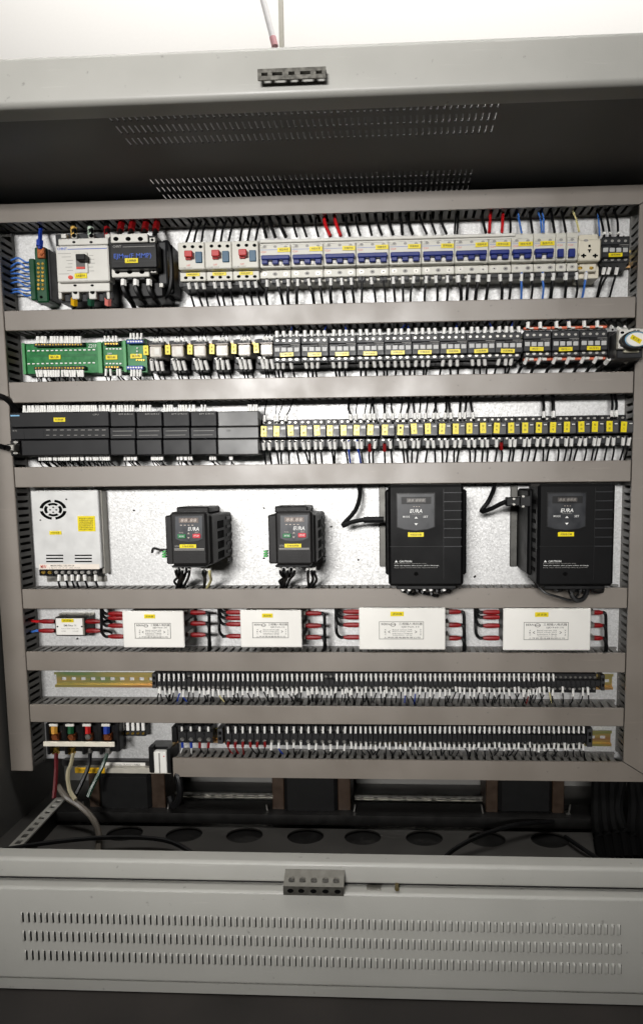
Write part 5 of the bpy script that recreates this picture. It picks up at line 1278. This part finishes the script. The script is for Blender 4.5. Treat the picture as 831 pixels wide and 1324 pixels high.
# steel angle across, rails behind, perforated strip on the floor
def steel_bar(name, label, r, d0, d1, mt): 
    o = MB().b(r, d0, d1, 0.0006).build(name, mt, None, origin=((r[0]+r[1])/2, -d1, r[2])); tag(o, label, 'steel bar'); return o
r = R(46, 1048, 735, 1056, 0.03)
zang = P(400, 1055, 0.03).z
t = thing('steel_angle', 'dark steel angle running across in front of the transformers', 'steel bar', P(390, 1060, 0.03))
MB().box(XW0+0.05, XW1-0.10, -0.034, -0.031, zang-0.014, zang+0.004).build('upright_leg', dark, t); MB().box(XW0+0.05, XW1-0.10, -0.0308, 0.01, zang+0.001, zang+0.0038).build('flat_leg', dark, t)
for (a, c, y, lab) in ((225, 352, 1030, 'zinc slotted rail between the left and middle transformers'), (458, 628, 1034, 'zinc slotted rail between the middle and right transformers')):
    t = thing('support_rail', lab, 'rail', P((a+c)/2, y, -0.03)); r = R(a, y-5, c, y+4, -0.03)
    MB().b((r[0], r[1], r[2], r[2]+0.004), -0.034, -0.03).b((r[0], r[1], r[3]-0.004, r[3]), -0.034, -0.03).b((r[0], r[1], r[2]+0.004, r[3]-0.004), -0.040, -0.036).build('web', galv2, t)
    n = 9
    for i in range(n): 
        x = r[0]+(r[1]-r[0])*(i+0.3)/n; MB().b((x, x+0.008, (r[2]+r[3])/2-0.0012, (r[2]+r[3])/2+0.0012), -0.036, -0.0355).build('slot', hole, t)
p0, p1 = F(80, 1031, ZF+0.03), F(14, 1100, ZF+0.03)
t = thing('perforated_strip', 'pale perforated steel strip along the left wall on the floor', 'steel strip', (p0+p1)/2)
dr = (p1-p0).normalized(); sd_ = Vector((-dr.y, dr.x, 0)); hw = 0.010; L = (p1-p0).length
st_ = MB()
def sq(a, c, w0, w1, zo=0.0): 
    q_ = [p0+dr*a+sd_*w0, p0+dr*c+sd_*w0, p0+dr*c+sd_*w1, p0+dr*a+sd_*w1]
    return [(v_.x, v_.y, v_.z+zo) for v_ in q_]
def slab(mb, a, c, w0, w1):
    vs = sq(a, c, w0, w1)+sq(a, c, w0, w1, -0.003); mb.add(vs, [(0, 1, 2, 3), (4, 5, 6, 7), (0, 1, 5, 4), (1, 2, 6, 5), (2, 3, 7, 6), (3, 0, 4, 7)])
slab(st_, 0, L, -hw, -hw*0.45); slab(st_, 0, L, hw*0.45, hw)
n = 9
for i in range(n): slab(st_, L*i/n, L*(i+0.45)/n, -hw*0.45, hw*0.45)
st_.build('strip', mat('pale_strip', (186, 184, 176), 0.45, 0.3), t)
fl = MB(); vs = sq(0, L, hw*0.9, hw, -0.003)+sq(0, L, hw*0.9, hw, -0.03); fl.add(vs, [(0, 1, 5, 4), (1, 2, 6, 5), (2, 3, 7, 6), (3, 0, 4, 7)]); fl.build('flange', dark, t)
cable('floor_cable', 'grey-brown cable dropping from the power block through the floor', [P(75, 1016, 0.05), P(86, 1030, 0.06), P(104, 1042, 0.06), P(120, 1058, 0.07), F(128, 1080, ZF+0.02), F(126, 1108, ZF+0.005)], 0.005, mat('grey_cable', (92, 86, 78), 0.45))
cable('floor_cable', 'thin black cable arching across the cabinet floor on the left', [F(2, 1099, ZF+0.03), F(60, 1090, ZF+0.03), F(135, 1083, ZF+0.025), F(212, 1086, ZF+0.02), F(258, 1108, ZF+0.006)], 0.0036)
cable('floor_cable', 'thin black cable crossing the floor holes on the right', [F(568, 1114, ZF+0.006), F(590, 1096, ZF+0.02), F(622, 1080, ZF+0.03), F(668, 1066, ZF+0.03), F(715, 1062, ZF+0.02)], 0.0036)
cable('floor_cable', 'thin black cable on the floor near the right corner', [F(730, 1082, ZF+0.01), F(748, 1094, ZF+0.012), F(775, 1112, ZF+0.006)], 0.0036)
for i in range(7):
    x = 768+i*11; cable('supply_cable', 'thick black cable in the dark right corner of the floor, %s from left' % ORD[i], [F(x+10, 1114-i, ZF+0.004), P(x+4, 1080-i*2, 0.06), P(x+random.uniform(-6, 6), 1040, 0.03), P(x+random.uniform(-6, 6), 1000, 0.0)], 0.0085, mat('rubber_sheath', (9, 9, 9), 0.75, var=0.2, spec=0.1), 'thick black cables in the right corner')
# room behind: post and conduit above the cabinet
o = MB(); a, c = P(360.2, 30, -1.9), P(366.0, 30, -1.9); o.box(a.x, c.x, 1.9, 1.9+(c.x-a.x), gz+0.0005, EYE+4.0, 0.002)
o = o.build('steel_post', mat('post_paint', (176, 172, 160), 0.5)); tag(o, 'slim grey upright post behind the top of the cabinet', 'post')
p0, p1 = P(355.5, 60, -1.7), P(337, -12, -1.7); t = thing('conduit_pipe', 'pale tilted conduit pipe with red collar above the cabinet', 'pipe', p0)
MB().tube([p0.lerp(p1, 0.1), p0.lerp(p1, 3.2)], 0.0125, 14).build('pipe', mat('pale_pipe', (226, 224, 223), 0.4), t, True)
MB().tube([p0, p0.lerp(p1, 0.16)], 0.0140, 14).build('collar', mat('rose_collar', (214, 156, 160), 0.5), t, True)
# tidy helper properties
for o in bpy.data.objects:
    if '_o' in o: del o['_o']
